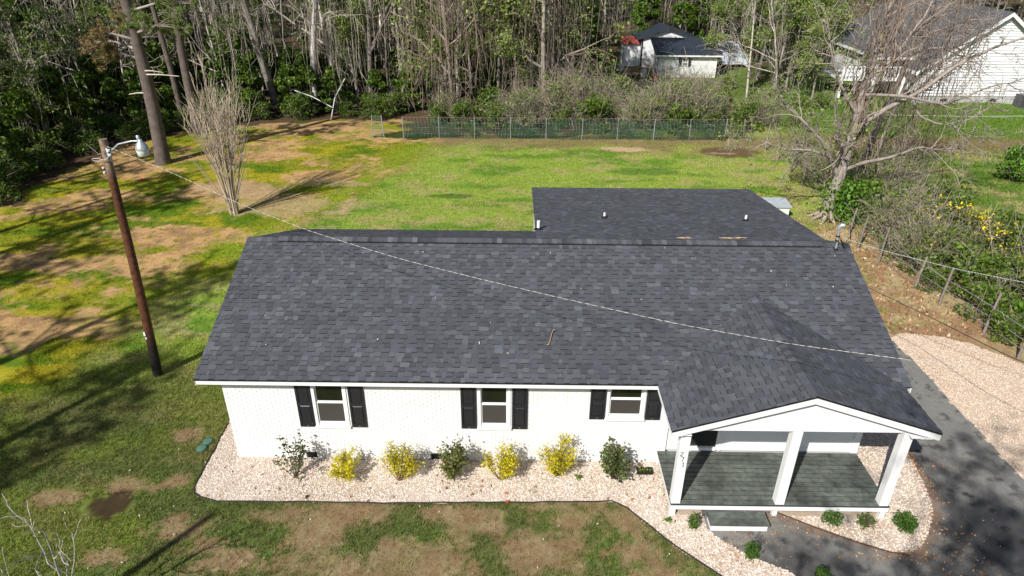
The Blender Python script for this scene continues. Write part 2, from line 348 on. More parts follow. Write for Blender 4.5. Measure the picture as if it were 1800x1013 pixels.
# ---- loose stones
def octas(name, polys, n, seed, size=(0.010, 0.026), z=0.045, cols=None, kind='stuff', label=None):
    rg = np.random.default_rng(seed); P = np.concatenate([np.array(p) for p in polys]); x0, y0 = P.min(0); x1, y1 = P.max(0)
    X = rg.uniform(x0, x1, n*4); Y = rg.uniform(max(y0, -4.8), y1, n*4)
    ok = np.zeros(len(X), bool)
    for p in polys: ok |= inpoly(X, Y, p)
    ok &= ~((X > 0.1) & (X < 16.2) & (Y > 0)) & ~((X > 11.1) & (X < 16.15) & (Y > -1.8))
    X = X[ok][:n]; Y = Y[ok][:n]; k = len(X)
    s = rg.uniform(*size, (k, 3)); s[:, 2] *= 0.7; a = rg.uniform(0, np.pi, k); ca, sa = np.cos(a), np.sin(a)
    o = np.array([(1, 0, 0), (0, 1, 0), (-1, 0, 0), (0, -1, 0), (0, 0, 1)], float)
    L = o[None]*s[:, None]; x = L[..., 0]*ca[:, None]-L[..., 1]*sa[:, None]; y = L[..., 0]*sa[:, None]+L[..., 1]*ca[:, None]
    V = np.stack([x+X[:, None], y+Y[:, None], L[..., 2]+(hgt(X, Y)+z-0.004)[:, None]], -1)
    F = np.array([(0, 1, 4), (1, 2, 4), (2, 3, 4), (3, 0, 4)])[None]+np.arange(k)[:, None, None]*5
    C = np.array(cols)[rg.integers(0, len(cols), k)]*rg.uniform(.74, 1.08, (k, 1))
    mb = MB(); mb.add(V.reshape(-1, 3), F.reshape(-1, 3), np.repeat(C, 5, 0))
    o = mb.build(name, M['stone'], kind=kind, label=label, cat='gravel'); return o
GC = [(.74, .65, .57), (.68, .58, .49), (.78, .71, .64), (.62, .49, .39), (.52, .40, .31), (.74, .67, .60), (.70, .60, .52), (.82, .78, .73)]
octas('gravel', [BED], 38000, 1, cols=GC, label='pale pink gravel chips filling the bed along the white brick wall')
octas('gravel', [BED2], 12000, 2, z=0.049, cols=GC, label='pale pink gravel chips in the rounded bed right of the porch')
octas('gravel', [DRIVE2], 20000, 3, size=(.010, .024), cols=[(.76, .61, .47), (.70, .55, .42), (.64, .50, .38), (.78, .66, .54)], label='tan gravel spread over the parking strip beside the asphalt drive')

# ------------------------------------------------------------------ the house
rng = np.random.default_rng(7)
SL = 0.36734; OH = 0.3495; ZE = 2.8147; YR = 4.2187; ZR = 4.4928; XL = -0.4627; XR = 16.825; YB = 8.60
house = thing('brick_house', 'low white painted brick house with dark shingled roof and front porch', 'house')
wall = MB()
wall.box(0.012, 11.05, 0.09, 8.25, 0, 2.66)
for a_, b_, c_, d_ in [(.012, 2.24, 0, 2.66), (2.24, 3.05, 0, 1.12), (3.05, 6.40, 0, 2.66), (6.40, 7.18, 0, 1.12), (7.18, 9.63, 0, 2.66), (9.63, 10.55, 0, 1.47), (10.55, 11.05, 0, 2.66)]: wall.box(a_, b_, 0.008, 0.0895, c_, d_)
front_wall = wall.build('wall', M['mortar'], house)
# painted bricks of the front wall
holes = [(2.24, 3.05, 1.12, 2.66), (6.40, 7.18, 1.12, 2.66), (9.63, 10.55, 1.47, 2.66), (1.82, 2.10, 0.06, 0.24), (5.11, 5.39, 0.06, 0.24)]
BH, BL, J = 0.0575, 0.203, 0.010
bm_ = MB(); bm_.box(0, BL, -0.0, 0.03, 0, BH); brick_me = bm_.mesh('brick', M['brick'])
bh_ = MB(); bh_.box(0, BL/2, -0.0, 0.03, 0, BH); half_me = bh_.mesh('brick', M['brick'])
bricks = []
row = 0; z = 0.004
while z+BH < 2.655:
    x = 0.0 if row % 2 == 0 else -(BL+J)/2
    while x < 11.03:
        a = max(x, 0.0); b = min(x+BL, 11.03)
        segs = [(a, b)]
        for hx0, hx1, hz0, hz1 in holes:
            if z+BH > hz0 and z < hz1:
                ns = []
                for p, q in segs:
                    if q <= hx0 or p >= hx1: ns.append((p, q))
                    else:
                        if p < hx0: ns.append((p, hx0))
                        if q > hx1: ns.append((hx1, q))
                segs = ns
        for p, q in segs:
            if q-p > 0.02: bricks.append((p, q, z, rng.uniform(-0.0015, 0.0015)))
        x += BL+J
    z += BH+J; row += 1
def sh_cov(b):                                     # behind a shutter
    return any(s0 < b[0] and b[1] < s1 and b[2] > z0 for s0, s1, z0 in [(1.8, 2.2, 1.12), (3.13, 3.54, 1.12), (5.94, 6.34, 1.12), (7.23, 7.63, 1.12), (9.19, 9.58, 1.47), (10.58, 10.99, 1.47)])
full = sorted([b for b in bricks if abs(b[1]-b[0]-BL) < 1e-6 and not sh_cov(b)], key=lambda b: (b[0]+.1-7.32)**2+13.6**2+(12.5-b[2])**2)
near = set(full[:300])
for b in full[:300]: link('brick', brick_me, front_wall, loc=(b[0], b[3]-0.0, b[2]))
rest = MB()
for b in bricks:
    if b not in near: rest.box(b[0], b[1], b[3], 0.02, b[2], b[2]+BH)
rest.build('brick', M['brick'], front_wall, kind='stuff')
# other walls
w = MB(); w.box(11.23, 16.2, 0.12, 8.25, 0, 2.66); w.build('wall', M['siding'], house)
w = MB(); w.box(7.99, 16.35, 8.2, 12.3, 0, 2.9); w.build('wall', M['siding'], house)
# brick return under the porch, left of the door
w = MB(); w.box(11.23, 11.80, 0.03, 0.12, 0.44, 2.66); pw = w.build('wall', M['mortar'], house)
pb = MB(); z = 0.45; row = 0
while z+BH < 2.655:
    for p, q in ([(11.235, 11.43), (11.44, 11.64), (11.65, 11.79)] if row % 2 else [(11.235, 11.33), (11.34, 11.54), (11.55, 11.75), (11.76, 11.79)]):
        pb.box(p, q, 0.022, 0.05, z, z+BH)
    z += BH+J; row += 1
pb.build('brick', M['brick'], pw, kind='stuff')
c = MB(); c.box(11.03, 11.23, -0.03, 0.14, 0.0, 2.66); c.build('corner_board', M['paint'], house)
# soffit and fascia
c = MB(); c.box(XL+.02, 10.8, -OH+.03, -0.0, 2.655, 2.675); c.build('soffit', M['paint'], house)
c = MB(); c.box(16.3, XR-.12, -OH+.1, 0.1, 2.655, 2.675); c.build('soffit', M['paint'], house)
c = MB(); c.box(XL+.01, 10.78, -OH+.012, -OH+.03, 2.645, 2.782); c.build('fascia', M['paint'], house)
c = MB()
for xx in (XL, XR-.03):
    for s_ in (0, 1):
        y0, y1 = (-OH+.012, YR) if not s_ else (YR, YB); z0 = ZE if not s_ else ZR; z1 = ZR if not s_ else ZR-(YB-YR)*SL
        c.hexa([(xx+.006, y0, z0-.19), (xx+.028, y0, z0-.19), (xx+.028, y1, z1-.19), (xx+.006, y1, z1-.19), (xx+.006, y0, z0-.035), (xx+.028, y0, z0-.035), (xx+.028, y1, z1-.035), (xx+.006, y1, z1-.035)])
c.build('rake_board', M['paint'], house)
# gable ends of the main roof
c = MB()
for xx in (0.03, 16.15):
    c.prism([(0.03, 2.655), (8.2, 2.655), (YR, ZR-.12)], 'x', xx, xx+.04)
c.build('gable_wall', M['siding'], house)

# ---- roof
roof = MB()
def slab(mb, P, th=0.035):                          # P: 4 corners ccw seen from above
    P = np.array(P, float); n = np.cross(P[1]-P[0], P[3]-P[0]); n /= np.linalg.norm(n); Q = P-n*th
    mb.hexa(list(Q)+list(P), (1, 1, 1))
slab(roof, [(XL, -OH, ZE-.006), (XR, -OH, ZE-.006), (XR, YR, ZR-.006), (XL, YR, ZR-.006)])
slab(roof, [(XL, YR, ZR-.006), (XR, YR, ZR-.006), (XR, YB, ZR-(YB-YR)*SL-.006), (XL, YB, ZR-(YB-YR)*SL-.006)])
WX0, WX1, WY0, WY1, WZ1, WS = 7.89, 16.69, 5.15, 12.52, 3.108, 0.14
wz = lambda y: WZ1+(WY1-y)*WS
slab(roof, [(WX0, WY0, wz(WY0)-.006), (WX1, WY0, wz(WY0)-.006), (WX1, WY1, WZ1-.006), (WX0, WY1, WZ1-.006)])
GX, GZ, GY0, GS, GXL, GXR = 13.69, 3.800, -2.055, 0.3305, 10.735, 16.60
slab(roof, [(GXL, GY0, GZ-(GX-GXL)*GS-.006), (GX, GY0, GZ-.006), (GX, 2.5, GZ-.006), (GXL, 0.6, GZ-(GX-GXL)*GS-.006)])
slab(roof, [(GX, GY0, GZ-.006), (GXR, GY0, GZ-(GXR-GX)*GS-.006), (GXR, 0.3, GZ-(GXR-GX)*GS-.006), (GX, 2.5, GZ-.006)])
roof = roof.build('roof', M['roof_felt'], house)
pieces = []                                         # (origin, u, v, n, width, height, thick, tone)
def tone():
    t = rng.random()
    base = (0.060, 0.0635, 0.075) if t < .56 else (0.050, 0.053, 0.063) if t < .78 else (0.074, 0.078, 0.091) if t < .95 else (0.086, 0.091, 0.105)
    return tuple(np.array(base)*rng.uniform(1.03, 1.20))
def field(o, u, v, width, length, expo=0.143, skip=None, wmin=.12, wmax=.36):
    o = np.array(o, float); u = np.array(u, float); u /= np.linalg.norm(u); v = np.array(v, float); v /= np.linalg.norm(v); n = np.cross(u, v)
    k = 0; t = -0.012
    while t < length:
        h = min(expo+.03, length-t+.005); a = -rng.uniform(0, .2); hi = rng.random() < .5
        while a < width:
            wd = rng.uniform(.12, .22) if hi else rng.uniform(.07, .26)
            p, q = max(a, 0), min(a+wd, width)
            if q-p > .015:
                c = o+u*(p+q)/2+v*(t+h/2)
                if not (skip and skip(c)):
                    pieces.append((o+u*p+v*t, u, v, n, q-p, h, 0.017 if hi else 0.008, tone()))
            a += wd; hi = not hi
        t += expo; k += 1
LS = math.hypot(YR+OH, ZR-ZE)
gz = lambda x: GZ-abs(x-GX)*GS
field((XL, -OH, ZE-.006), (1, 0, 0), (0, YR+OH, ZR-ZE), XR-XL, LS-.05, skip=lambda c: GXL-.1 < c[0] < GXR+.1 and gz(c[0]) > c[2]+.10)
field((XR, YB, ZR-(YB-YR)*SL-.006), (-1, 0, 0), (0, -1, SL), XR-XL, (YB-YR)*math.hypot(1, SL)-.05, skip=lambda c: WX0+.1 < c[0] < WX1-.1 and wz(c[1]) > c[2]+.05)
field((WX1, WY1, WZ1-.006), (-1, 0, 0), (0, -1, WS), WX1-WX0, (WY1-WY0)*math.hypot(1, WS), skip=lambda c: c[2] < ZR-(c[1]-YR)*SL-.05)
mainz = lambda c: ZE+(c[1]+OH)*SL
LG = (GX-GXL)*math.hypot(1, GS)
field((GXL, 2.6, gz(GXL)-.006), (0, -1, 0), (1, 0, GS), 2.6-GY0, LG-.04, skip=lambda c: c[2] < mainz(c)-.04)
LG2 = (GXR-GX)*math.hypot(1, GS)
field((GXR, GY0, gz(GXR)-.006), (0, 1, 0), (-1, 0, GS), 2.6-GY0, LG2-.04, skip=lambda c: c[2] < mainz(c)-.04)
def wedge(mb, pc):
    o, u, v, n, w_, h, th, col = pc
    b = o; A = [b, b+u*w_, b+u*w_+v*h, b+v*h]; T = [b+n*th, b+u*w_+n*th, b+u*w_+v*h+n*(0.003+.4*(th-.008)), b+v*h+n*(0.003+.4*(th-.008))]
    if th < .01:
        mb.add(A+T, [(4,5,6,7), (0,1,5,4), (1,2,6,5), (3,0,4,7)], col); return
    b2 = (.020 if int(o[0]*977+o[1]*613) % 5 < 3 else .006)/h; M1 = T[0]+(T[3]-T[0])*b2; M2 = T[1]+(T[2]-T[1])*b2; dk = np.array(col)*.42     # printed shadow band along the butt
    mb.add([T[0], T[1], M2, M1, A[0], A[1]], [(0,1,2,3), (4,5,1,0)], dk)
    mb.add([M1, M2, T[2], T[3]], [(0,1,2,3)], col)
    mb.add(A+T, [(1,2,6,5), (3,0,4,7)], col)
pieces.sort(key=lambda p: float(np.sum((p[0]+p[1]*p[4]/2-CAM)**2)))
KEY = {}
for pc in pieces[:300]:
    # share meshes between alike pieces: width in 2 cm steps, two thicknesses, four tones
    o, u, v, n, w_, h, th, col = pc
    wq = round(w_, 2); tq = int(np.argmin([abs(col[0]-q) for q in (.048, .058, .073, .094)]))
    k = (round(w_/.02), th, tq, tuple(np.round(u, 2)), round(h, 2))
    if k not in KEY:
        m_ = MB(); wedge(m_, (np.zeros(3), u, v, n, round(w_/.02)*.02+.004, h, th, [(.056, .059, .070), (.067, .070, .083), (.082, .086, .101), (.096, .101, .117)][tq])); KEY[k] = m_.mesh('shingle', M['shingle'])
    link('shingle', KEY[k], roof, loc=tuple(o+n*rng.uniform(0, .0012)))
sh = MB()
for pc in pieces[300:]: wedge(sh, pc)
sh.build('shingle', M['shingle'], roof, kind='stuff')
# ridge vent and cap shingles
c = MB(); c.box(0.45, 16.05, YR-.156, YR-.1501, ZR-.058, ZR-.002); 
for s_ in (-1, 1):
    c.hexa([(0.45, YR, ZR-.01), (0.45, YR+s_*.15, ZR-.06), (16.05, YR+s_*.15, ZR-.06), (16.05, YR, ZR-.01), (0.45, YR, ZR+.05), (0.45, YR+s_*.15, ZR-.003), (16.05, YR+s_*.15, ZR-.003), (16.05, YR, ZR+.05)])
c.build('ridge_vent', M['black'], roof)
caps = MB()
def cap_row(p0, p1, sl, hw, lift):
    p0 = np.array(p0, float); p1 = np.array(p1, float); L = np.linalg.norm(p1-p0); d = (p1-p0)/L; side = np.cross(d, (0, 0, 1)); side /= np.linalg.norm(side); t = 0
    while t < L:
        e = min(t+.20, L); cc = np.array(tone())*rng.choice([.75, 1, 1.1, 1.3]); a0 = p0+d*t; a1 = p0+d*(e+.01)
        for s_ in (-1, 1):
            q0 = side*s_*hw+np.array([0, 0, -hw*sl])
            U = np.array([0, 0, 1.0])
            caps.add([a0+U*(lift+.014), a1+U*(lift+.004), a1+q0+U*(lift+.004), a0+q0+U*(lift+.014), a0+q0+U*(lift-.02), a1+q0+U*(lift-.004), a0+U*(lift-.004)],
                     [(0, 1, 2, 3), (3, 2, 5, 4), (0, 3, 4, 6)], cc)
        t += .143
cap_row((0.45, YR, ZR), (16.05, YR, ZR), SL, .162, .054); cap_row((XL, YR, ZR), (0.46, YR, ZR), SL, .16, .016); cap_row((16.04, YR, ZR), (XR, YR, ZR), SL, .16, .016)
cap_row((GX, GY0, GZ), (GX, 2.36, GZ), GS, .15, .016)
caps.build('ridge_cap', M['shingle'], roof, kind='stuff')
c = MB()                                            # dark drip edge
c.box(XL, 10.74, -OH-.012, -OH+.008, ZE-.045, ZE-.006)
for s_, x1 in ((-1, GXL), (1, GXR)):
    z1 = gz(x1)
    c.hexa([(GX, GY0-.012, GZ-.045), (x1, GY0-.012, z1-.045), (x1, GY0+.008, z1-.045), (GX, GY0+.008, GZ-.045), (GX, GY0-.012, GZ-.008), (x1, GY0-.012, z1-.008), (x1, GY0+.008, z1-.008), (GX, GY0+.008, GZ-.008)])
c.build('drip_edge', M['black'], roof)
for x, y, z, h, r in [(7.99, 6.20, 3.98, .30, .052), (10.26, 7.72, 3.775, .19, .038), (14.96, 7.52, 3.80, .20, .038)]:
    c = MB(); c.tube([(x, y, z-.05), (x, y, z+h)], [r, r], 12, cap=True); vp = c.build('vent_pipe', M['pvc'], roof, smooth=False)
    c = MB(); c.lathe([(r*2.9, z+.012), (r*2.7, z+.022), (r*1.25, z+.05), (r*1.08, z+.08)], x, y, 14); c.build('pipe_boot', M['black'], vp)
# electric service mast by the ridge
mx, my, mz = 16.40, 4.0, 4.36
mast = link('service_mast', None, house)
c = MB(); c.tube([(mx+.01, my, mz-.1), (mx-.02, my, mz+.3), (mx-.06, my, mz+.72)], .038, 10, cap=True); c.build('mast_pipe', M['metal'], mast, smooth=True)
c = MB(); c.lathe([(.11, mz-.02), (.10, mz), (.05, mz+.06), (.045, mz+.1)], mx+.005, my, 12); c.build('mast_boot', M['black'], mast)
c = MB(); c.tube([(mx-.06, my, mz+.68), (mx-.05, my, mz+.76), (mx+.0, my-.02, mz+.80), (mx+.06, my-.04, mz+.80)], [.05, .06, .075, .06], 10, cap=True); c.build('weatherhead', M['metal'], mast, smooth=True)
c = MB()
for a in (0, .12, .22):
    c.tube([(mx+.1, my-.04, mz+.84), (mx+.22, my-.05, mz+.8), (mx+.27+a*.3, my-.08, mz+.5-a), (mx+.18, my-.06-a*.3, mz+.25-a*.5), (mx+.05, my-.04, mz+.38)], .012, 4)
c.tube([(mx+.02, my, mz+.42), (mx-.14, my-.1, mz+.2), (mx-.05, my-.22, mz-.04)], .009, 4); c.tube([(mx, my, mz+.42), (mx+.25, my+.05, mz+.1), (mx+.32, my-.2, mz-.12)], .009, 4)
for zz in (.33, .47): c.lathe([(.04, mz+zz-.02), (.058, mz+zz-.015), (.058, mz+zz+.015), (.04, mz+zz+.02)], mx-.03, my, 10)
c.build('mast_wires', M['black'], mast)

# ---- windows
def window(x0, x1, z0, z1, zm):
    wf = link('window', None, house)
    f = MB(); y = -0.022
    f.box(x0, x0+.075, y, .06, z0+.03, z1); f.box(x1-.075, x1, y, .06, z0+.03, z1); f.box(x0+.075, x1-.075, y, .06, z1-.07, z1)
    f.box(x0+.075, x1-.075, -.002, .06, z0+.03, z0+.10); f.build('frame', M['paint'], wf)
    f = MB(); f.hexa([(x0-.02, -.06, z0-.03), (x1+.02, -.06, z0-.03), (x1+.02, .01, z0-.03), (x0-.02, .01, z0-.03), (x0-.02, -.06, z0+.018), (x1+.02, -.06, z0+.018), (x1+.02, .01, z0+.035), (x0-.02, .01, z0+.035)]); f.build('sill', M['paint'], wf)
    a, b = x0+.078, x1-.078
    for nm, p, q, yy in (('upper_sash', zm, z1-.073, .035), ('lower_sash', z0+.104, zm+.02, .012)):
        f = MB(); t = .032
        f.box(a, a+t, yy, yy+.03, p, q); f.box(b-t, b, yy, yy+.03, p, q); f.box(a+t, b-t, yy, yy+.03, p, p+t*1.4); f.box(a+t, b-t, yy, yy+.03, q-t, q)
        f.build(nm, M['paint'], wf)
        g_ = MB(); g_.box(a+t, b-t, yy+.012, yy+.018, p+t*1.4, q-t); g_.build('pane', M['glass_dark'] if nm == 'upper_sash' else M['screen'], wf)
window(2.21, 3.08, 1.12, 2.54, 1.86); window(6.37, 7.20, 1.12, 2.54, 1.86); window(9.60, 10.57, 1.47, 2.54, 2.07)
def shutter(x0, z0, z1, w_=.39):
    f = MB(); y0, y1 = -.035, -.003; s_ = .055; zm = z0+(z1-z0)*.47; a, b = x0, x0+w_
    f.box(a, a+s_, y0, y1, z0, z1); f.box(b-s_, b, y0, y1, z0, z1); f.box(a+s_, b-s_, y0, y1, z0, z0+.10); f.box(a+s_, b-s_, y0, y1, zm, zm+.09); f.box(a+s_, b-s_, y0, y1, z1-.09, z1)
    o = f.build('shutter', M['shutter'], house)
    for p, q in ((z0+.10, zm), (zm+.09, z1-.09)):
        f = MB(); f.box(a+s_, b-s_, -.012, y1, p, q)
        i = .03; f.hexa([(a+s_+.006, -.012, p+.006), (b-s_-.006, -.012, p+.006), (b-s_-.006, -.012, q-.006), (a+s_+.006, -.012, q-.006), (a+s_+i, -.030, p+i), (b-s_-i, -.030, p+i), (b-s_-i, -.030, q-i), (a+s_+i, -.030, q-i)])
        f.build('panel', M['shutter'], o)
    f = MB(); f.box(a+w_/2-.012, a+w_/2+.012, y0-.004, y0+.001, z0+.03, z0+.05); f.build('screw_cap', M['metal'], o)
for x, z0 in [(1.81, 1.12), (3.135, 1.12), (5.945, 1.12), (7.235, 1.12), (9.19, 1.47), (10.59, 1.47)]: shutter(x, z0, 2.56)
for x in (1.82, 5.11):
    v = MB(); v.box(x, x+.28, -.001, .004, .06, .24); vv = v.build('foundation_vent', M['black'], house)
    v = MB()
    for i in range(9): v.box(x+.012+i*.03, x+.020+i*.03, -.009, -.001, .075, .225)
    v.box(x, x+.28, -.009, -.001, .06, .072); v.box(x, x+.28, -.009, -.001, .228, .24); v.build('grille', M['black'], vv)
# ---- porch back wall: door, panel wall
d = MB(); d.box(11.87, 12.53, .035, .12, .58, 2.56); dr = d.build('door', M['door'], house)
d = MB(); d.box(11.95, 12.45, .02, .036, 1.5, 2.4); d.build('pane', M['glass_dark'], dr)
d = MB(); d.lathe([(.0, .0), (.028, .0), (.028, .03), (0, .04)], 0, 0, 8); 
kn = d.build('handle', M['metal'], dr, smooth=True); kn.location = (12.46, .03, 1.42); kn.rotation_euler = (R(90), 0, 0)
d = MB(); d.box(11.80, 11.868, .0, .12, .46, 2.62); d.box(12.532, 12.60, .0, .12, .46, 2.62); d.box(11.868, 12.532, .0, .12, 2.562, 2.62); d.build('door_frame', M['paint'], house)
d = MB(); d.box(11.868, 12.532, -.03, .12, .475, .575); d.build('threshold', M['paint'], house)
d = MB(); d.box(12.66, 16.05, .0, .1195, .46, .60); d.box(12.602, 12.66, -.012, .1195, .46, 2.655); d.build('base_board', M['paint'], house)
d = MB(); d.box(16.05, 16.22, -.02, .20, .3, 2.655); d.build('corner_board', M['paint'], house)
for i in range(10):
    z = .602+i*.205
    d = MB(); d.hexa([(12.662, .028, z), (16.048, .028, z), (16.048, .119, z), (12.662, .119, z), (12.662, .052, z+.203), (16.048, .052, z+.203), (16.048, .119, z+.203), (12.662, .119, z+.203)])
    d.build('siding_board', M['siding'], house)
# ---- porch
ZD = .4548
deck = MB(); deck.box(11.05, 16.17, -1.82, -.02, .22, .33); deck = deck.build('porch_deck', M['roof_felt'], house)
n = 12; pw_ = (1.875-.03)/n
for i in range(n):
    y = -1.875+i*pw_; dz = rng.uniform(-.0015, .0015)
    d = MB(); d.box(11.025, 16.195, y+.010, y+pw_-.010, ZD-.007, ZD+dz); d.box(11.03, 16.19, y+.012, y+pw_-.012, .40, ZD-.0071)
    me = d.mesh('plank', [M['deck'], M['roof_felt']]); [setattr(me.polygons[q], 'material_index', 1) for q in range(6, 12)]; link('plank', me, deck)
d = MB(); d.box(11.03, 16.19, -1.868, -1.842, .28, .401); d.box(11.03, 11.056, -1.842, -.03, .28, .401); d.box(16.164, 16.19, -1.842, -.03, .28, .401); d.build('rim_board', M['paint'], deck)
d = MB(); d.box(11.04, 11.17, -1.84, -1.72, 0, .28); d.box(16.04, 16.16, -1.84, -1.72, 0, .28); d.box(13.5, 13.62, -1.8, -1.7, 0, .28); d.build('deck_leg', M['paint'], deck)
posts = []
for x in (11.03, 13.49, 15.945):
    d = MB(); d.box(x, x+.215, -1.855, -1.64, ZD, 2.66); o = d.build('porch_post', M['paint'], house)
    bv = o.modifiers.new('b', 'BEVEL'); bv.width = .008; bv.segments = 2; posts.append(o)
# house number 271 running diagonally down the left post
def digit(ch, x, z, s):
    P = {'2': [(0, .8), (.2, 1), (.5, 1), (.65, .8), (.5, .5), (.2, .25), (0, 0), (.7, 0)], '7': [(0, 1), (.65, 1), (.45, .55), (.32, 0)], '1': [(.12, .8), (.32, 1), (.32, 0)]}[ch]
    d = MB(); pts = [(x+a*s*.8, -1.858, z+b*s) for a, b in P]
    for p, q in zip(pts[:-1], pts[1:]): d.tube([p, q], .009, 4)
    if ch == '1': d.tube([(x+.1*s, -1.858, z), (x+.42*s, -1.858, z)], .009, 4)
    d.build('house_number', M['black'], posts[0])
digit('2', 11.062, 1.93, .12); digit('7', 11.098, 1.775, .12); digit('1', 11.135, 1.62, .12)
# header and gable boards
d = MB(); d.box(11.0, 16.2, -1.835, -1.66, 2.66, 2.76); d.box(11.03, 11.24, -1.66, .02, 2.66, 2.76); d.box(15.95, 16.16, -1.66, .02, 2.66, 2.76); d.build('porch_beam', M['paint'], house)
d = MB(); d.box(11.2, 16.0, -1.66, 0.02, 2.761, 2.78); d.build('porch_ceiling', M['paint'], house)
z = 2.70; i = 0
while z < GZ-.16:
    h = .165; z1 = min(z+h-.002, GZ-.13)
    hw0 = (GZ-.10-z)/GS; hw1 = (GZ-.10-z1)/GS
    hw0 = min(hw0, 2.82)
    d = MB(); a0, b0, a1, b1 = GX-hw0, GX+hw0, GX-min(hw1, 2.82), GX+min(hw1, 2.82); yb = -1.845
    d.hexa([(a0, -1.876, z), (b0, -1.876, z), (b0, yb, z), (a0, yb, z), (a1, -1.862, z1), (b1, -1.862, z1), (b1, yb, z1), (a1, yb, z1)])
    d.build('gable_board', M['siding'], house); z += h; i += 1
d = MB()
for s_, x1 in ((-1, GXL+.01), (1, GXR-.01)):
    z1 = gz(x1); t = .042; w_ = .165
    d.hexa([(GX, GY0, GZ-t-w_), (x1, GY0, z1-t-w_), (x1, GY0+.03, z1-t-w_), (GX, GY0+.03, GZ-t-w_), (GX, GY0, GZ-t), (x1, GY0, z1-t), (x1, GY0+.03, z1-t), (GX, GY0+.03, GZ-t)])
d.build('rake_board', M['paint'], house)
d = MB()                                            # boxed eave ends and porch soffits
for xa, xb in ((GXL+.02, 11.2), (16.0, GXR-.02)): d.box(xa, xb, GY0+.03, -.36 if xa < 12 else .0, 2.66, 2.668)
d.box(GXL+.012, GXL+.03, GY0+.03, -.37, 2.63, gz(GXL)-.04); d.box(GXR-.03, GXR-.012, GY0+.03, .0, 2.63, gz(GXR)-.04)
d.box(GXL+.03, 11.0, GY0+.03, -1.85, 2.645, 2.659); d.box(16.2, GXR-.03, GY0+.03, -1.85, 2.645, 2.659)
d.build('soffit', M['paint'], house)
# ---- step
st = thing('porch_step', 'low white boxed step with dark top in front of the porch', 'step', (12.58, -2.09, 0))
d = MB(); d.box(-.66, .66, -.18, .17, 0, .205); d.build('riser', M['paint'], st)
for i in range(2):
    d = MB(); d.box(-.69, .69, -.21+i*.205, -.21+i*.205+.2, .206, .25); d.build('plank', M['deck'], st)
# ---- pump house behind the rear corner
ph = thing('pump_house', 'small white utility box with pale grey flat lid behind the house corner', 'utility box', (19.85, 17.45, 0))
d = MB(); d.box(-.65, .56, -.45, .45, 0, .60); d.build('side_panel', M['siding'], ph)
d = MB(); d.hexa([(-.72, -.52, .60), (.63, -.52, .60), (.63, .52, .66), (-.72, .52, .66), (-.72, -.52, .66), (.63, -.52, .66), (.63, .52, .74), (-.72, .52, .74)], (.36, .40, .43)); d.build('lid', mat('grey_lid', (.36, .40, .43), .6, noise=(3, .12)), ph)
#@@NEXT
# ------------------------------------------------------------------ plants
def rot_about(v, ax, a):
    ax = ax/np.linalg.norm(ax); return v*math.cos(a)+np.cross(ax, v)*math.sin(a)+ax*np.dot(ax, v)*(1-math.cos(a))
def grow(rng, start, d, L, r, lvl, prm, out, tips):
    """a limb as a wandering polyline that throws child limbs; prm per level: n children, length ratio, angle, wiggle, rise"""
    p = prm[min(lvl, len(prm)-1)]; n = p.get('seg', 6 if lvl < 2 else 4)
    pts = [np.array(start, float)]; d = np.array(d, float)/np.linalg.norm(d); ds = []
    for i in range(n):
        d = d+rng.normal(size=3)*p['wig']+np.array([0, 0, p['rise']])/n; d /= np.linalg.norm(d)
        ds.append(d.copy()); pts.append(pts[-1]+d*L/n)
    pts = np.array(pts); rad = r*(1-np.linspace(0, 1, n+1)**1.1*(1-p.get('tip', .35)))
    out.append((pts, rad, lvl))
    if lvl+1 >= len(prm):
        tips.append(pts); return
    q = p['n']; q = int(q) if rng.random() > q-int(q) else int(q)+1
    for k in range(q):
        t = rng.uniform(p['from'], 1.0) if k else 1.0
        f = t*n; i = min(int(f), n-1); s_ = pts[i]+(pts[i+1]-pts[i])*(f-i)
        ax = np.cross(ds[i], rng.normal(size=3)); cd_ = rot_about(ds[i], ax, rng.uniform(*p['ang'])*(0.5 if k == 0 else 1))
        grow(rng, s_, cd_, L*rng.uniform(*p['len'])*(1.25-0.55*t), max(r*(1-.65*t)*rng.uniform(.5, .8), .35*r*.5), lvl+1, prm, out, tips)
def limbs_to(mb, out, k=(8, 5, 4, 3, 3, 3), col=(.2, .17, .14), rmin=0.006, rng=None, lv=None, var=.2):
    for pts, rad, l in out:
        if lv is not None and l not in lv: continue
        c = np.array(col)*(1+(rng.uniform(-var, var) if rng is not None else 0))
        mb.tube(pts, np.maximum(rad, rmin), k[min(l, len(k)-1)], c)
def tint(rng, n, cols, j=.2):
    return np.array(cols)[rng.integers(0, len(cols), n)]*rng.uniform(1-j, 1+j, (n, 1))
BARE = [dict(n=9, len=(.30, .5), ang=(.5, 1.0), wig=.05, rise=.1, seg=10, tip=.3, **{'from': .35}),
        dict(n=5, len=(.4, .65), ang=(.4, .9), wig=.16, rise=.25, seg=6, **{'from': .25}),
        dict(n=4, len=(.45, .7), ang=(.4, .9), wig=.22, rise=.1, seg=5, **{'from': .2}),
        dict(n=3, len=(.5, .8), ang=(.4, 1.0), wig=.3, rise=-.1, seg=4, **{'from': .2}), dict(n=0, len=(1, 1), ang=(0, 1), wig=.35, rise=-.2, seg=3, **{'from': .2})]
BARKG = (.24, .205, .175); TWG = (.24, .20, .165)
def reg(o, kids): KIDS[o.name] = kids
def tree_thing(name, label, cat, group, loc, trunk, crown, trunk_m='bark', crown_m='twig', rz=0, scale=1, leaves=None, leaf_m='leaf'):
    t = thing(name, label, cat, loc, group, rz, None); t.scale = (scale,)*3
    k = [trunk.build('trunk', M[trunk_m], t, smooth=True)]
    if crown is not None and crown.n: k.append(crown.build('branches', M[crown_m], t, smooth=True))
    if leaves is not None and leaves.n: k.append(leaves.build('foliage', M[leaf_m], t))
    reg(t, k); return t
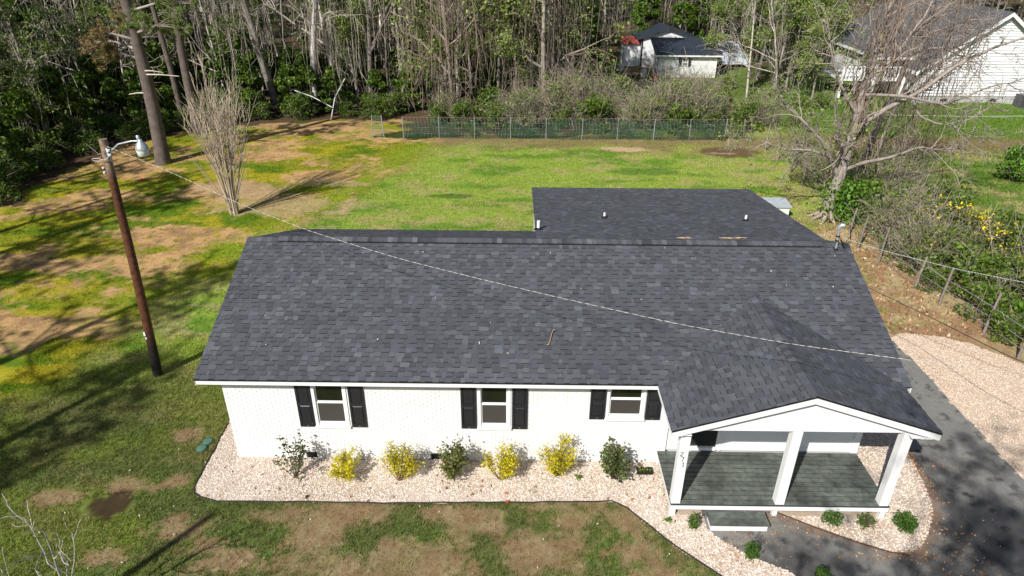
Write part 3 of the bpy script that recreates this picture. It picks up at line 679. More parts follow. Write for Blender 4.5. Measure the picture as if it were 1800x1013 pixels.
def bare_tree(seed, H, r, vines=0, leaf=0, leafcols=None, leafsize=.12, prm=BARE, col=BARKG, twc=TWG, rmin=.012, lean=.04, nb=None):
    rg = np.random.default_rng(seed); out, tips = [], []
    pp = [dict(q) for q in prm]
    if nb: pp[0]['n'] = nb
    grow(rg, (0, 0, -.1), (rg.normal()*lean, rg.normal()*lean, 1), H, r, 0, pp, out, tips)
    tr, cr, lf = MB(), MB(), MB()
    limbs_to(tr, out, col=col, lv=(0, 1), rng=rg); limbs_to(cr, out, col=twc, lv=(2, 3, 4, 5), rmin=rmin, rng=rg, var=.3)
    sec = [o for o in out if o[2] in (1, 2)]
    for i in range(vines):                           # hanging vines wrap the trunk and swing from limbs
        o = sec[rg.integers(len(sec))]; p = o[0][rg.integers(1, len(o[0]))]; h = p[2]*rg.uniform(.35, .95); n = 7
        q = p+np.cumsum(np.column_stack([rg.normal(0, .11, n), rg.normal(0, .11, n), np.full(n, -h/n)]), 0)
        cr.tube(np.vstack([p, q]), rg.uniform(.8, 1.7)*rmin, 3, np.array(twc)*rg.uniform(.65, 1.25))
        if rg.random() < .6:
            for w_ in range(3):
                c0 = q[rg.integers(0, n)]; d = rg.normal(size=3)*.5; d[2] -= .5
                cr.tube([c0, c0+d*.5+rg.normal(size=3)*.1, c0+d+(0, 0, -.3)], rmin, 3, np.array(twc)*rg.uniform(.7, 1.2))
    if leaf:
        T = np.concatenate(tips); ii = rg.integers(0, len(T), leaf); C = T[ii]+rg.normal(0, leafsize*1.6, (leaf, 3))
        lf.cards(C, leafsize, rg, tint(rg, leaf, leafcols), aspect=1.5)
    return tr, cr, lf
def crownpts(rg, n, blobs):
    """points near the surface of many small lumps: light and dark clumps with gaps"""
    b = np.array(blobs); w = b[:, 3]**2; i = rg.choice(len(b), n, p=w/w.sum()); d = rg.normal(size=(n, 3)); d /= np.linalg.norm(d, axis=1, keepdims=True)
    return b[i, :3]+d*(b[i, 3]*rg.uniform(.45, 1.08, n)**.7)[:, None]*np.array([1, 1, .75])
def bush(seed, H, W_, nl, cols, ls, stems=7, blobn=16, tw=(.17, .14, .11), up=0, twn=0, base=.1):
    rg = np.random.default_rng(seed); tr, lf, cr = MB(), MB(), MB()
    bl = []
    for i in range(blobn):
        a = rg.uniform(0, 6.28); t = rg.uniform(base, .85)**.9; rr = W_/2*rg.uniform(.2, .8)*(1.1-.5*t)
        bl.append((rr*math.cos(a), rr*math.sin(a), H*t, W_*rg.uniform(.12, .24)))
    for i in range(stems):
        b_ = bl[rg.integers(len(bl))]; e = np.array(b_[:3]); m_ = e*.5+rg.normal(0, .06*W_, 3); tr.tube([(e[0]*.08, e[1]*.08, -.03), m_, e], [.02*H/1.5, .014*H/1.5, .006*H/1.5], 4, np.array(tw)*rg.uniform(.8, 1.2))
    for i in range(twn):
        b_ = bl[rg.integers(len(bl))]; e = np.array(b_[:3])+rg.normal(0, b_[3], 3); s_ = e*rg.uniform(.3, .7); s_[2] = max(.02, s_[2]); 
        cr.tube([s_, (s_+e)/2+rg.normal(0, .07*W_, 3), e, e+rg.normal(0, .10*W_, 3)+(0, 0, -.05*H)], [.011, .009, .008, .006], 3, np.array((.33, .28, .225))*rg.uniform(.55, 1.25))
    P = crownpts(rg, nl, bl); P[:, 2] = np.abs(P[:, 2]); lf.cards(P, ls, rg, tint(rg, nl, cols), aspect=1.7, up=up)
    return tr, cr, lf

GREEN_D = [(.060, .115, .012), (.095, .165, .018), (.035, .075, .010), (.15, .22, .025)]
GREEN_M = [(.10, .18, .022), (.14, .22, .03), (.07, .13, .018), (.19, .26, .04)]
GREEN_S = [(.20, .28, .045), (.26, .34, .07), (.15, .24, .03), (.31, .38, .11)]
GREEN_V = [(.10, .22, .02), (.14, .28, .03), (.07, .17, .015), (.17, .30, .045)]

# ---- shrubs in the front bed
YEL = [(.62, .52, .012), (.70, .60, .03), (.52, .46, .012), (.38, .38, .02)]
OLV = [(.12, .16, .03), (.19, .20, .05), (.08, .12, .025), (.30, .29, .10)]
def front_shrub(seed, loc, H, W_, cols, ls, n, label, group, shoots=9, kind='shrub', leafy=1.0, droop=0):
    """many upright leafy shoots from one foot"""
    rg = np.random.default_rng(seed); tr, lf = MB(), MB()
    H *= 1.48; W_ *= 1.1; n = int(n*1.1)
    t = thing('shrub', label, 'shrub', loc, group)
    for i in range(shoots):
        a = rg.uniform(0, 6.28); q = rg.uniform(.1, 1)**.7; hh = H*rg.uniform(.55, 1.0)*(1.12-.45*q)
        e = np.array([W_/2*q*math.cos(a), W_/2*q*math.sin(a), hh]); m_ = np.array([e[0]*.55, e[1]*.55, hh*.45])+rg.normal(0, .02, 3)
        P = np.array([(0, 0, -.02), m_, e]); tr.tube([(e[0]*.05, e[1]*.05, -.02), m_, e], [.011, .008, .004], 4, (.16, .11, .07))
        subs = [(m_, e)]
        for k in range(4):
            s_ = m_+(e-m_)*rg.uniform(0, .8); d = rg.normal(0, .5, 3)*H*.3; d[2] = abs(d[2])*.8+.05; subs.append((s_, s_+d*.6)); tr.tube([s_, s_+d*.3+rg.normal(0, .01, 3), s_+d*.6], [.005, .004, .003], 3, (.2, .14, .08))
        subs.append((m_*.6, m_))
        for s0, s1 in subs:
            nn = int(n/shoots/len(subs)); u_ = rg.uniform(0, 1.05, nn)[:, None]; C = s0+(s1-s0)*u_+rg.normal(0, .035*H+.008, (nn, 3)); C[:, 2] = np.maximum(C[:, 2], .03)
            lf.cards(C, ls*rg.uniform(.8, 1.15), rg, tint(rg, nn, cols, .32), aspect=1.7, up=.3)
    tr.build('stem', M['twig'], t, smooth=True); lf.build('foliage', M['leaf'], t); return t
GS_ = 'shrubs planted along the white brick wall'
front_shrub(1, (1.72, -.72, .03), .98, .80, [(.045, .075, .02), (.07, .10, .03), (.10, .11, .035)], .052, 430, 'sparse dark green shrub with bare lower stems, leftmost in the front bed', GS_, 10)
front_shrub(2, (2.99, -.70, .03), .62, .86, YEL, .034, 1900, 'lowest golden shrub, between the sparse green shrub and the next golden one', GS_, 16)
front_shrub(3, (4.38, -.78, .03), .88, .95, YEL, .034, 2400, 'golden shrub directly left of the olive green shrub below the middle window', GS_, 18)
front_shrub(4, (5.72, -.70, .03), .98, .82, OLV, .055, 1250, 'olive green leafy shrub below the middle window, in front of a foundation vent', GS_, 17)
front_shrub(5, (6.95, -.70, .03), .95, .80, YEL, .034, 2000, 'golden shrub with one tall shoot, directly right of the olive green shrub', GS_, 15)
front_shrub(6, (8.38, -.55, .03), .98, .82, YEL, .034, 2300, 'rightmost golden shrub, upright, next to the broad green shrub', GS_, 15)
front_shrub(7, (9.85, -.62, .03), .98, .88, [(.075, .12, .03), (.12, .16, .05), (.05, .085, .02), (.20, .22, .09)], .066, 950, 'broad glossy green shrub nearest the porch, next to the flower tray', GS_, 18)
def box_bush(seed, loc, H, W_, n, cols, label, gap=False):
    t = thing('boxwood', label, 'shrub', loc, 'small boxwoods around the porch'); rg = np.random.default_rng(seed); lf, tr = MB(), MB()
    d = rg.normal(size=(n, 3)); d /= np.linalg.norm(d, axis=1, keepdims=True); P = d*np.array([W_/2, W_/2, H/2])*(rg.uniform(.5, 1.05, (n, 1)))*(1+.22*np.sin(d[:, :1]*7+seed)*np.cos(d[:, 1:2]*6)); P[:, 2] += H*.48; P[:, 2] = np.abs(P[:, 2])
    if gap: P = P[~((np.abs(P[:, 0]-.02) < .07) & (P[:, 1] < .08))]
    lf.cards(P, .034, rg, tint(rg, len(P), cols, .3), aspect=1.5)
    for i in range(14): e = P[rg.integers(len(P))]; tr.tube([(0, 0, -.02), e*.5, e*.95], [.008, .006, .003], 3, (.26, .19, .11))
    if gap:
        for i in range(60): e = np.array([rg.normal(.02, .06), rg.normal(-.05, .08), rg.uniform(.1, H*.9)]); tr.tube([(0, 0, 0), e], [.004, .002], 3, (.36, .27, .16))
    tr.build('stem', M['twig'], t); lf.build('foliage', M['leaf'], t)
BX = [(.05, .12, .015), (.075, .16, .02), (.035, .085, .012), (.10, .19, .03)]
box_bush(1, (14.86, -1.98, .03), .36, .46, 900, BX, 'round green boxwood in the pink gravel just below the porch edge, left of three')
box_bush(2, (15.62, -2.08, .03), .34, .44, 520, BX+[(.14, .17, .05)], 'boxwood with a dead brown gap in its middle, between two round ones', True)
box_bush(3, (16.52, -2.12, .03), .42, .54, 1300, [(.07, .16, .015), (.10, .20, .025), (.05, .12, .012)], 'largest bright green round boxwood near the rounded corner of the gravel bed')
box_bush(4, (11.52, -2.2, .03), .46, .27, 500, BX+[(.13, .17, .05)], 'narrow upright boxwood between the left porch corner and the step')
box_bush(5, (12.62, -3.05, .03), .52, .34, 700, BX, 'upright dark boxwood in the gravel beside the asphalt in front of the step')
box_bush(6, (14.0, -3.6, .03), .36, .36, 500, BX[:3], 'dark boxwood cut off by the bottom edge of the photo on the asphalt')
# flower tray
ft = thing('flower_tray', 'black nursery tray of small yellow and pink flowers on the gravel beside the porch', 'flower tray', (10.68, -.38, .04))
d = MB(); d.box(-.20, .20, -.10, .10, 0, .01); d.box(-.20, .20, -.10, -.092, .01, .08); d.box(-.20, .20, .092, .10, .01, .08); d.box(-.20, -.192, -.092, .092, .01, .08); d.box(.192, .20, -.092, .092, .01, .08); d.build('tray', M['black'], ft)
rg = np.random.default_rng(5); d = MB(); d.cards(np.column_stack([rg.uniform(-.18, .18, 260), rg.uniform(-.08, .08, 260), rg.uniform(.04, .12, 260)]), .03, rg, tint(rg, 260, [(.05, .11, .02), (.08, .15, .03)])); d.build('foliage', M['leaf'], ft)
d = MB(); d.cards(np.column_stack([rg.uniform(-.18, .18, 26), rg.uniform(-.08, .08, 26), rg.uniform(.11, .14, 26)]), .032, rg, tint(rg, 26, [(.7, .62, .08), (.65, .40, .45), (.7, .7, .6)]), aspect=1.1); d.build('blossom', M['leaf'], ft)
# tiny weeds in the gravel
for i, (x, y, lab) in enumerate([(8.95, -.62, 'tiny green seedling in the gravel left of the broad green shrub'), (10.98, -2.02, 'small green weed in the gravel left of the porch corner')]):
    rg = np.random.default_rng(60+i); d = MB(); d.cards(np.column_stack([rg.normal(0, .05, 30), rg.normal(0, .04, 30), rg.uniform(.03, .09, 30)]), .05, rg, tint(rg, 30, GREEN_V)); d.build('seedling', M['leaf'], None, label=lab, cat='weed', loc=(x, y, .03))

# ---- crape myrtle on the left lawn
rg = np.random.default_rng(12); t = thing('crape_myrtle', 'leafless pale multi-stemmed crape myrtle fanning up from the left lawn', 'tree', (-6.47, 17.0, 0))
tr, cr = MB(), MB()
for i in range(34):
    a = rg.uniform(0, 6.28); q = rg.uniform(0, 1)**.6; H = rg.uniform(5.4, 7.2)*(1-.30*q**2); w_ = 1.30*q
    b0 = np.array([math.cos(a)*.20*q, math.sin(a)*.20*q, -.02]); n = 9; tt = np.linspace(0, 1, n)
    P = b0+np.column_stack([math.cos(a)*w_*tt**1.7, math.sin(a)*w_*tt**1.7, H*tt])+np.cumsum(rg.normal(0, .055, (n, 3)), 0)*tt[:, None]
    c = np.array((.46, .38, .29))*rg.uniform(.75, 1.15); tr.tube(P, np.linspace(.034, .008, n)*rg.uniform(.7, 1.1), 5, c)
    for k in range(16):
        j = rg.integers(3, n-1); s_ = P[j]+(P[j+1]-P[j])*rg.random(); d = np.array([math.cos(a)*.2*q, math.sin(a)*.2*q, 1])+rg.normal(0, .22, 3); l = rg.uniform(.5, 1.5)*(1.2-.5*j/n)
        m_ = s_+d*l*.5+rg.normal(0, .04, 3); e = s_+d*l+rg.normal(0, .08, 3); cr.tube([s_, m_, e], [.011, .009, .006], 3, c*rg.uniform(.8, 1.1))
        if rg.random() < .6: cr.tube([m_, m_+(d+rg.normal(0, .3, 3))*l*.45], [.009, .006], 3, c)
for i in range(14):                                  # low side suckers
    a = rg.uniform(0, 6.28); l = rg.uniform(1.5, 3); P = np.array([(0, 0, .1), (math.cos(a)*l*.3, math.sin(a)*l*.3, l*.7), (math.cos(a)*l*.62, math.sin(a)*l*.62, l*1.35)])+rg.normal(0, .05, (3, 3)); cr.tube(P, [.014, .011, .007], 3, (.42, .36, .28))
tr.build('trunk', M['twig'], t, smooth=True); cr.build('branches', M['twig'], t, smooth=True)

# ---- grass blades
def grass(name, n, region, size, seed, label, ymax):
    rg = np.random.default_rng(seed); x0, x1, y0, y1 = region; X = rg.uniform(x0, x1, n); Y = y0+(y1-y0)*rg.uniform(0, 1, n)**1.0
    bx = (X > -(Y+3.75)*.70-4.6) & (X < 18.5+(Y+3.4)*.66+1)
    ok = bx & ~inpoly(X, Y, BED) & ~inpoly(X, Y, BED2) & ~inpoly(X, Y, DRIVE) & ~inpoly(X, Y, DRIVE2) & ~inpoly(X, Y, WOOD_EDGE) & ~((X > -.05) & (X < 16.3) & (Y > -.1) & (Y < 8.4)) & ~((X > 7.9) & (X < 16.6) & (Y > 8) & (Y < 12.4))
    ok &= ~((X > 17) & (X < 20.5) & (Y > -6) & (Y < 6)); ok &= np.hypot((X+2.6)/.66, (Y+1.75)/.38) > 1
    X, Y = X[ok], Y[ok]; C = gcol(X, Y); k = len(X)
    dry = np.clip((C[:, 0]/np.maximum(C[:, 1], 1e-3)-1.0)/.35, 0, 1)
    keep = rg.random(k) > dry*.55; X, Y, C, dry = X[keep], Y[keep], C[keep], dry[keep]; k = len(X)
    nb = 3; X = np.repeat(X, nb)+rg.normal(0, size*.35, k*nb); Y = np.repeat(Y, nb)+rg.normal(0, size*.35, k*nb); C = np.repeat(C, nb, 0); dry = np.repeat(dry, nb); k *= nb
    h = size*rg.uniform(.5, 1.3, k)*(1-.5*dry); a = rg.uniform(0, 6.28, k); ln = rg.uniform(.2, 1.1, k)*h; b = rg.uniform(0, 6.28, k); w_ = size*.11*rg.uniform(.7, 1.3, k)
    Z = hgt(X, Y); dx, dy = np.cos(a)*w_, np.sin(a)*w_
    V = np.stack([np.column_stack([X-dx, Y-dy, Z]), np.column_stack([X+dx, Y+dy, Z]), np.column_stack([X+np.cos(b)*ln, Y+np.sin(b)*ln, Z+h])], 1)
    C = C*rg.uniform(.6, 2.25, (k, 1))*np.array([1.08, 1.06, .85]); mb = MB(); mb.add(V.reshape(-1, 3), np.arange(3*k).reshape(-1, 3), np.repeat(C, 3, 0))
    return mb.build(name, M['grass'], kind='stuff', label=label, cat='grass')
grass('grass', 110000, (-8.5, 12, -4.6, 6), .068, 1, 'patchy mown grass with brown dead rounds in front of and beside the house', 6)
grass('grass', 95000, (-19, 24, 6, 31), .085, 2, 'mossy yellow green and bare straw lawn behind the house', 31)
grass('grass', 60000, (24.5, 46, 8, 44), .13, 3, 'green grass of the neighbouring yard on the right', 44)

# ------------------------------------------------------------------ edging, pole, cables, small things
PL = M['plain']
ed = MB(); pth = [(-0.80, 1.38), (-0.72, -1.1), (-0.63, -1.31), (-0.44, -1.43), (0.01, -1.57), (2, -1.56), (4.47, -1.55), (7, -1.49), (9.71, -1.42), (10.04, -1.59), (11.04, -2.80), (11.82, -3.52), (13.2, -4.7)]
rg = np.random.default_rng(3); P = []
for (a, b), (c_, d_) in zip(pth[:-1], pth[1:]):
    m_ = max(1, int(math.hypot(c_-a, d_-b)/.35))
    for i in range(m_): P.append((a+(c_-a)*i/m_+rg.normal(0, .006), b+(d_-b)*i/m_+rg.normal(0, .008), .052+rg.normal(0, .004)))
ed.tube(P, .017, 6, (.02, .017, .02)); ed.build('edging', PL, None, smooth=True, label='thin black plastic edging strip between the front lawn and the pink gravel bed', cat='garden edging')
ed = MB(); ed.tube([(13.52, -1.62, .05), (14.4, -2.14, .05), (15.2, -2.56, .045), (15.85, -2.84, .045), (16.2, -2.92, .04)], .016, 6, (.05, .03, .025)); ed.build('edging', PL, None, smooth=True, label='dark edging strip between the porch gravel bed and the asphalt', cat='garden edging')
for x, y, lab in [(-1.08, .60, 'green round utility cover in the grass, the farther of two'), (-1.13, .33, 'green round utility cover in the grass, the nearer of two')]:
    t = thing('valve_cover', lab, 'utility cover', (x, y, 0), 'round green covers beside the gravel bed'); d = MB(); d.lathe([(.14, .0), (.14, .045), (.12, .06)], 0, 0, 16, (.05, .12, .09)); d.build('rim', PL, t)
    d = MB(); d.lathe([(.119, .058), (.06, .066), (.0, .068)], 0, 0, 16, (.07, .16, .12)); d.build('lid', PL, t)

t = thing('utility_pole', 'brown wooden utility pole with lamp standing on the left lawn', 'utility pole', (-3.89, 3.66, 0))
d = MB(); n = 14; zz = np.linspace(-.1, 7.52, n); P = np.column_stack([zz*.0525+.03*np.sin(zz*.5), np.zeros(n), zz]); rr = np.linspace(.14, .10, n)
cc = np.repeat(np.array([(.014, .011, .010) if z < 1.3 else (.085, .032, .014) if z < 6.9 else (.22, .16, .12) for z in zz]), 10, 0)
d.tube(P, rr, 10, cc, cap=False); d.add([(P[-1][0]+.105*math.cos(a), .105*math.sin(a), 7.52) for a in np.arange(10)*.6283]+[(P[-1][0], 0, 7.53)], [(i, (i+1) % 10, 10) for i in range(10)], (.2, .15, .11)); d.build('pole', M['pole'], t, smooth=True)
px_ = .39
la = link('lamp_arm', None, t)
d = MB(); d.tube([(px_+.1, -.05, 6.95), (px_+.16, -.10, 7.22), (px_+.42, -.1, 7.42), (px_+.78, -.08, 7.50), (px_+.93, -.08, 7.50)], .024, 8, cap=True); d.build('arm_tube', M['metal'], la, smooth=True)
d = MB(); d.lathe([(.0, 7.56), (.055, 7.55), (.06, 7.50), (.11, 7.44), (.15, 7.36), (.165, 7.30), (.165, 7.285)], px_+1.0, -.08, 16, (.55, .58, .62)); d.lathe([(.03, 7.66), (.045, 7.65), (.045, 7.55)], px_+.97, -.08, 10); d.build('lamp_housing', M['metal'], la, smooth=True)
d = MB(); d.lathe([(.155, 7.288), (.15, 7.24), (.13, 7.13), (.11, 7.11), (.0, 7.105)], px_+1.0, -.08, 18, (.62, .66, .60)); d.build('lamp_shade', PL, la, smooth=True)
d = MB()
for z in (7.14, 7.26): d.lathe([(.02, z-.035), (.055, z-.03), (.038, z), (.055, z+.03), (.02, z+.035)], px_+.14, -.13, 10, (.62, .63, .65))
d.box(px_+.09, px_+.12, -.16, -.08, 7.08, 7.32, (.5, .5, .5)); d.build('insulator', PL, t, smooth=True)
d = MB(); a = np.linspace(0, 5.2, 12); d.tube(np.column_stack([px_+.12-.28*(1-np.cos(a))*.8, -.13-.02*a, 7.15-.10*np.sin(a)-.04*a]), .010, 4, (.45, .45, .45)); d.tube([(px_-.22, 0, 7.1), (px_-.35, -.05, 7.3), (px_-.42, -.1, 7.42)], .008, 4, (.4, .4, .4)); d.build('wire_loop', PL, t)
for z in (6.62, 6.75):
    d = MB(); xx = z*.0525+.03*math.sin(z*.5); d.lathe([(.0, z-.03), (.035, z-.02), (.035, z+.02), (0, z+.03)], xx-.16, -.02, 8, (.6, .6, .58)); d.build('knob', PL, t)
d = MB(); z = 1.55; xx = z*.0525+.02; d.box(xx-.085, xx-.03, -.152, -.148, z, z+.13, (.75, .75, .75)); d.build('tag', PL, t)
d = MB(); d.box(xx-.06, xx-.02, -.154, -.15, z-.12, z-.05, (.7, .7, .72)); d.build('tag', PL, t)
W1 = [(-3.39, 3.55, 7.36), (-1.61, 3.05, 6.85), (.29, 2.37, 6.27), (2.21, 1.69, 5.83), (4.5, .88, 5.5), (6.56, .14, 5.34), (8.48, -.54, 5.22), (10.83, -1.38, 5.11), (12.94, -2.13, 5.13), (14.7, -2.75, 5.24), (16.52, -3.4, 5.38), (20, -4.64, 5.8), (26, -6.8, 7.2)]
def cable(name, pts, r, m, label, twist=0, col=(1, 1, 1)):
    P = np.array(pts); tt = np.arange(len(P)); u_ = np.linspace(0, len(P)-1, 90 if twist else 40)
    Q = np.column_stack([np.interp(u_, tt, P[:, k]) for k in range(3)])
    for _ in range(3): Q[1:-1] = (Q[:-2]+2*Q[1:-1]+Q[2:])/4
    d = MB(); d.tube(Q, r, 5, col)
    if twist:
        u3 = np.linspace(0, 89, 900); Q3 = np.column_stack([np.interp(u3, np.arange(90), Q[:, k]) for k in range(3)]); ph_ = u3*6.0
        for o_ in (0, 3.14): d.tube(Q3+np.column_stack([np.cos(ph_+o_)*.3, np.cos(ph_+o_), np.sin(ph_+o_)])*r*1.4, r*.8, 4, (.5, .48, .45) if o_ else (.12, .115, .11))
    return d.build(name, m, None, smooth=True, label=label, cat='cable')
M['twist'] = mat('twisted_cable', attr=True, rough=.5, noise=(20, .3))
cable('overhead_cable', W1, .0036, M['twist'], 'light twisted overhead cable running from the pole across the house roof', 1, (.5, .48, .45))
cable('overhead_cable', [(16.5, 3.95, 4.78), (17.28, 3.0, 4.82), (18.18, 1.5, 5.07), (18.74, 0, 5.49), (20.5, -5, 7.2)], .006, M['twist'], 'grey power cable from the roof mast to the right edge', 1, (.4, .4, .4))
cable('overhead_cable', [(16.15, 7.4, 2.9), (18.13, 5.0, 2.70), (19.26, 3.2, 2.64), (19.54, 0, 3.28), (21, -6, 5.2)], .011, M['wire_dark'], 'black cable leaving the right side of the house over the tan litter')

# debris on the roof and ground
def flat_bits(name, n, seed, sampler, size, cols, label, cat='leaf litter'):
    rg = np.random.default_rng(seed); P = sampler(rg, n); d = MB(); d.cards(P, size, rg, tint(rg, len(P), cols), aspect=2.2, up=-1.5); return d.build(name, M['litter'], None, kind='stuff', label=label, cat=cat)
ORB = [(.34, .17, .07), (.42, .24, .10), (.26, .13, .06), (.46, .30, .16)]
def s1(rg, n):
    out = []
    for cx, cy, sx, sy, k in [(12.3, -2.9, .35, .35, 240), (13.4, -1.75, .35, .18, 260), (14.4, -2.25, .5, .13, 220), (15.6, -2.95, .5, .10, 220), (16.7, -2.95, .3, .2, 160), (17.5, -2.5, .3, .3, 60), (17.3, -1.9, .15, .3, 120), (17.85, -.6, .10, .5, 220), (17.9, .4, .1, .3, 120), (18.4, .0, .25, .1, 50), (16.2, -3.6, .25, .08, 80), (16.9, -3.5, .2, .1, 60), (17.7, -3.3, .3, .15, 70), (13.2, -3.0, .5, .4, 90), (12.9, -2.4, .3, .2, 120), (17.6, -2.9, .5, .4, 70), (18.2, -2.2, .5, .3, 40)]:
        k = int(k*.6); out.append(np.column_stack([rg.normal(cx, sx, k), rg.normal(cy, sy, k), rg.uniform(.05, .07, k)]))
    return np.concatenate(out)
flat_bits('pine_straw', 0, 1, s1, .028, ORB, 'orange brown pine straw and leaf bits blown over the asphalt by the step')
flat_bits('fallen_leaves', 2600, 2, lambda rg, n: (lambda X, Y: np.column_stack([X, Y, hgt(X, Y)+.03])[(X > 17.6+.0*Y)])(rg.uniform(18.5, 23.6, n), rg.uniform(6.4, 17, n)), .075, [(.30, .16, .08), (.38, .25, .14), (.22, .11, .06), (.50, .40, .28)], 'brown and pale fallen leaves along the hedge strip right of the house')
def sbed(rg, n):
    X = rg.uniform(-.6, 12, n); Y = rg.uniform(-3.2, -.05, n); ok = inpoly(X, Y, BED); return np.column_stack([X, Y, np.full(n, .065)])[ok]
flat_bits('fallen_leaves', 240, 3, sbed, .055, [(.42, .17, .06), (.26, .14, .08), (.30, .24, .12), (.20, .12, .07)], 'few orange and brown leaves lying on the pink front gravel')
flat_bits('white_petals', 190, 4, lambda rg, n: (lambda X, Y: np.column_stack([X, Y, hgt(X, Y)+.06]))(rg.uniform(-8, 11.5, n), np.where(rg.random(n) < .5, rg.uniform(-4.2, -1.65, n), rg.uniform(-4, 20, n))*1.0)[:], .026, [(.75, .75, .72), (.6, .58, .5)], 'tiny white petals scattered over the lawn')
def sroof(rg, n):
    X = rg.uniform(0, 16.3, n); Y = rg.uniform(-.2, 4, n); return np.column_stack([X, Y, ZE+(Y+OH)*SL+.03])
flat_bits('roof_specks', 46, 5, sroof, .035, [(.7, .7, .66), (.45, .35, .22)], 'small pale leaf bits caught on the dark roof shingles')
for i, (x, y, z, L, lab) in enumerate([(13.9, 5.35, 4.11, .85, 'thin line of brown twig debris behind the ridge, right one'), (12.4, 5.35, 4.10, .45, 'thin line of brown twig debris behind the ridge, left one'), (8.2, .9, 3.30, .22, 'curled brown twig lying on the middle of the front roof slope')]):
    rg = np.random.default_rng(i); d = MB()
    for k in range(5 if L > .3 else 2): n = 7; tt = np.linspace(-.5, .5, n); P = np.column_stack([x+tt*L*(1-.1*k), y+rg.normal(0, .02, n) if L > .3 else y+.12*np.sin(tt*5)+.3*tt, z+np.abs(rg.normal(0, .008, n))+.02+(0 if L > .3 else 1)*(.12*np.sin(tt*5)+.3*tt)*SL]); d.tube(P, .009, 4, (.45, .30, .17))
    d.build('roof_twig', PL, None, label=lab, cat='twig')
rg = np.random.default_rng(8)
for i, (x, y, s_, c, lab) in enumerate([(2.2, -1.42, .05, (.02, .02, .02), 'small black scrap on the gravel near the front edging'), (7.15, -1.50, .04, (.6, .08, .05), 'tiny red and white scrap on the edging strip'), (-13.2, 21.5, .1, (.7, .08, .02), 'small red scrap at the dark wood edge on the left')]):
    d = MB(); d.cards(np.array([x, y, .08])+rg.normal(0, s_*.3, (6, 3))*(1, 1, .3), s_*1.6, rg, c, aspect=1.3); d.build('litter_scrap', PL, None, label=lab, cat='litter')

# ------------------------------------------------------------------ fences
NET = mat('green_net', (.022, .055, .032), .7, noise=(3, .3)); t_ = NET.node_tree
mxs = t_.nodes.new('ShaderNodeMixShader'); tr_ = t_.nodes.new('ShaderNodeBsdfTransparent'); no = t_.nodes.new('ShaderNodeTexNoise'); no.inputs['Scale'].default_value = 1.1
mr = t_.nodes.new('ShaderNodeMapRange'); mr.inputs['From Min'].default_value = .35; mr.inputs['From Max'].default_value = .65; mr.inputs['To Min'].default_value = .2; mr.inputs['To Max'].default_value = .7
t_.links.new(no.outputs['Fac'], mr.inputs['Value']); t_.links.new(mr.outputs[0], mxs.inputs[0]); t_.links.new(tr_.outputs[0], mxs.inputs[1]); t_.links.new(t_.nodes['Principled BSDF'].outputs[0], mxs.inputs[2]); t_.links.new(mxs.outputs[0], t_.nodes['Material Output'].inputs['Surface'])
fn = thing('chain_link_fence', 'low chain link fence with torn green netting behind the back lawn', 'fence', (0, 30.4, 0))
xs = np.arange(-.25, 23, 2.35)
for i, x in enumerate(xs):
    d = MB(); d.tube([(x, .1*math.sin(x), -.1), (x+.02*math.sin(i*3), .1*math.sin(x), 1.42)], .03, 6, cap=True); d.build('post', M['metal'], fn, smooth=True)
rg = np.random.default_rng(9)
for a, b in zip(xs[:-1], xs[1:]):
    X = np.linspace(a+.03, b-.03, 9); n = 9; dr = np.zeros(n) if rg.random() < .55 else rg.uniform(.1, .5)*np.sin(np.linspace(0, 3.14, n))
    V = []; 
    for j, f in enumerate(np.linspace(0, 1, 6)):
        for k, x in enumerate(X): V.append((x, .1*math.sin(x)-.035+.03*math.sin(x*5+j), .06+f*(1.24-dr[k]+.02*math.sin(x*3))))
    F = [(j*9+k, j*9+k+1, (j+1)*9+k+1, (j+1)*9+k) for j in range(5) for k in range(8)]
    d = MB(); d.add(V, F); d.build('netting', NET, fn)
d = MB(); d.tube([(xs[0], 0, 1.38)]+[(x, .1*math.sin(x), 1.38) for x in xs], .012, 5); d.build('top_rail', M['post_wood'], fn, smooth=True)
d = MB()
for x in np.arange(-.2, 22.9, .22): d.tube([(x, .1*math.sin(x)-.03, .05), (x+.11, .1*math.sin(x)-.03, .7), (x, .1*math.sin(x)-.03, 1.35)], .007, 3)
for z in (.3, .7, 1.05): d.tube([(x, .1*math.sin(x)-.03, z) for x in np.linspace(-.2, 22.8, 24)], .006, 3)
d.build('wire_mesh', M['metal'], fn, kind='stuff')
fg = thing('fence_gate', 'narrow wire mesh gate standing apart left of the netted fence', 'gate', (-2.0, 30.6, 0))
for x in (-.36, .42):
    d = MB(); d.tube([(x, 0, -.05), (x*.8, 0, 1.45)], .035, 6); d.build('post', M['metal'], fg, smooth=True)
d = MB()
for x in np.arange(-.3, .4, .12): d.tube([(x, 0, .05), (x, 0, 1.35)], .008, 3)
for z in np.arange(.1, 1.4, .18): d.tube([(-.33, 0, z), (.38, 0, z)], .008, 3)
d.build('wire_mesh', M['metal'], fg, kind='stuff')
fr = thing('wire_fence', 'old leaning wooden post and wire fence along the hedge on the right', 'fence', (23, 0, 0))
fp = [(22.9, 28.3), (23.1, 26.5), (23.0, 24.0), (22.85, 21.8), (22.6, 15.2), (22.3, 13.6), (22.55, 12.2), (22.9, 9.9), (23.15, 8.6), (23.6, 6.6), (23.85, 5.1)]
rg = np.random.default_rng(10)
for x, y in fp:
    l = rg.uniform(.0, .22) if y < 16 else .05; h = rg.uniform(1.2, 1.6); d = MB(); d.tube([(x-23, y, -.1), (x-23+l*.5, y+l*.5, h*.5), (x-23+l*1.2, y+l, h)], [.06, .05, .045], 6, cap=True); d.build('post', M['post_wood'], fr, smooth=True)
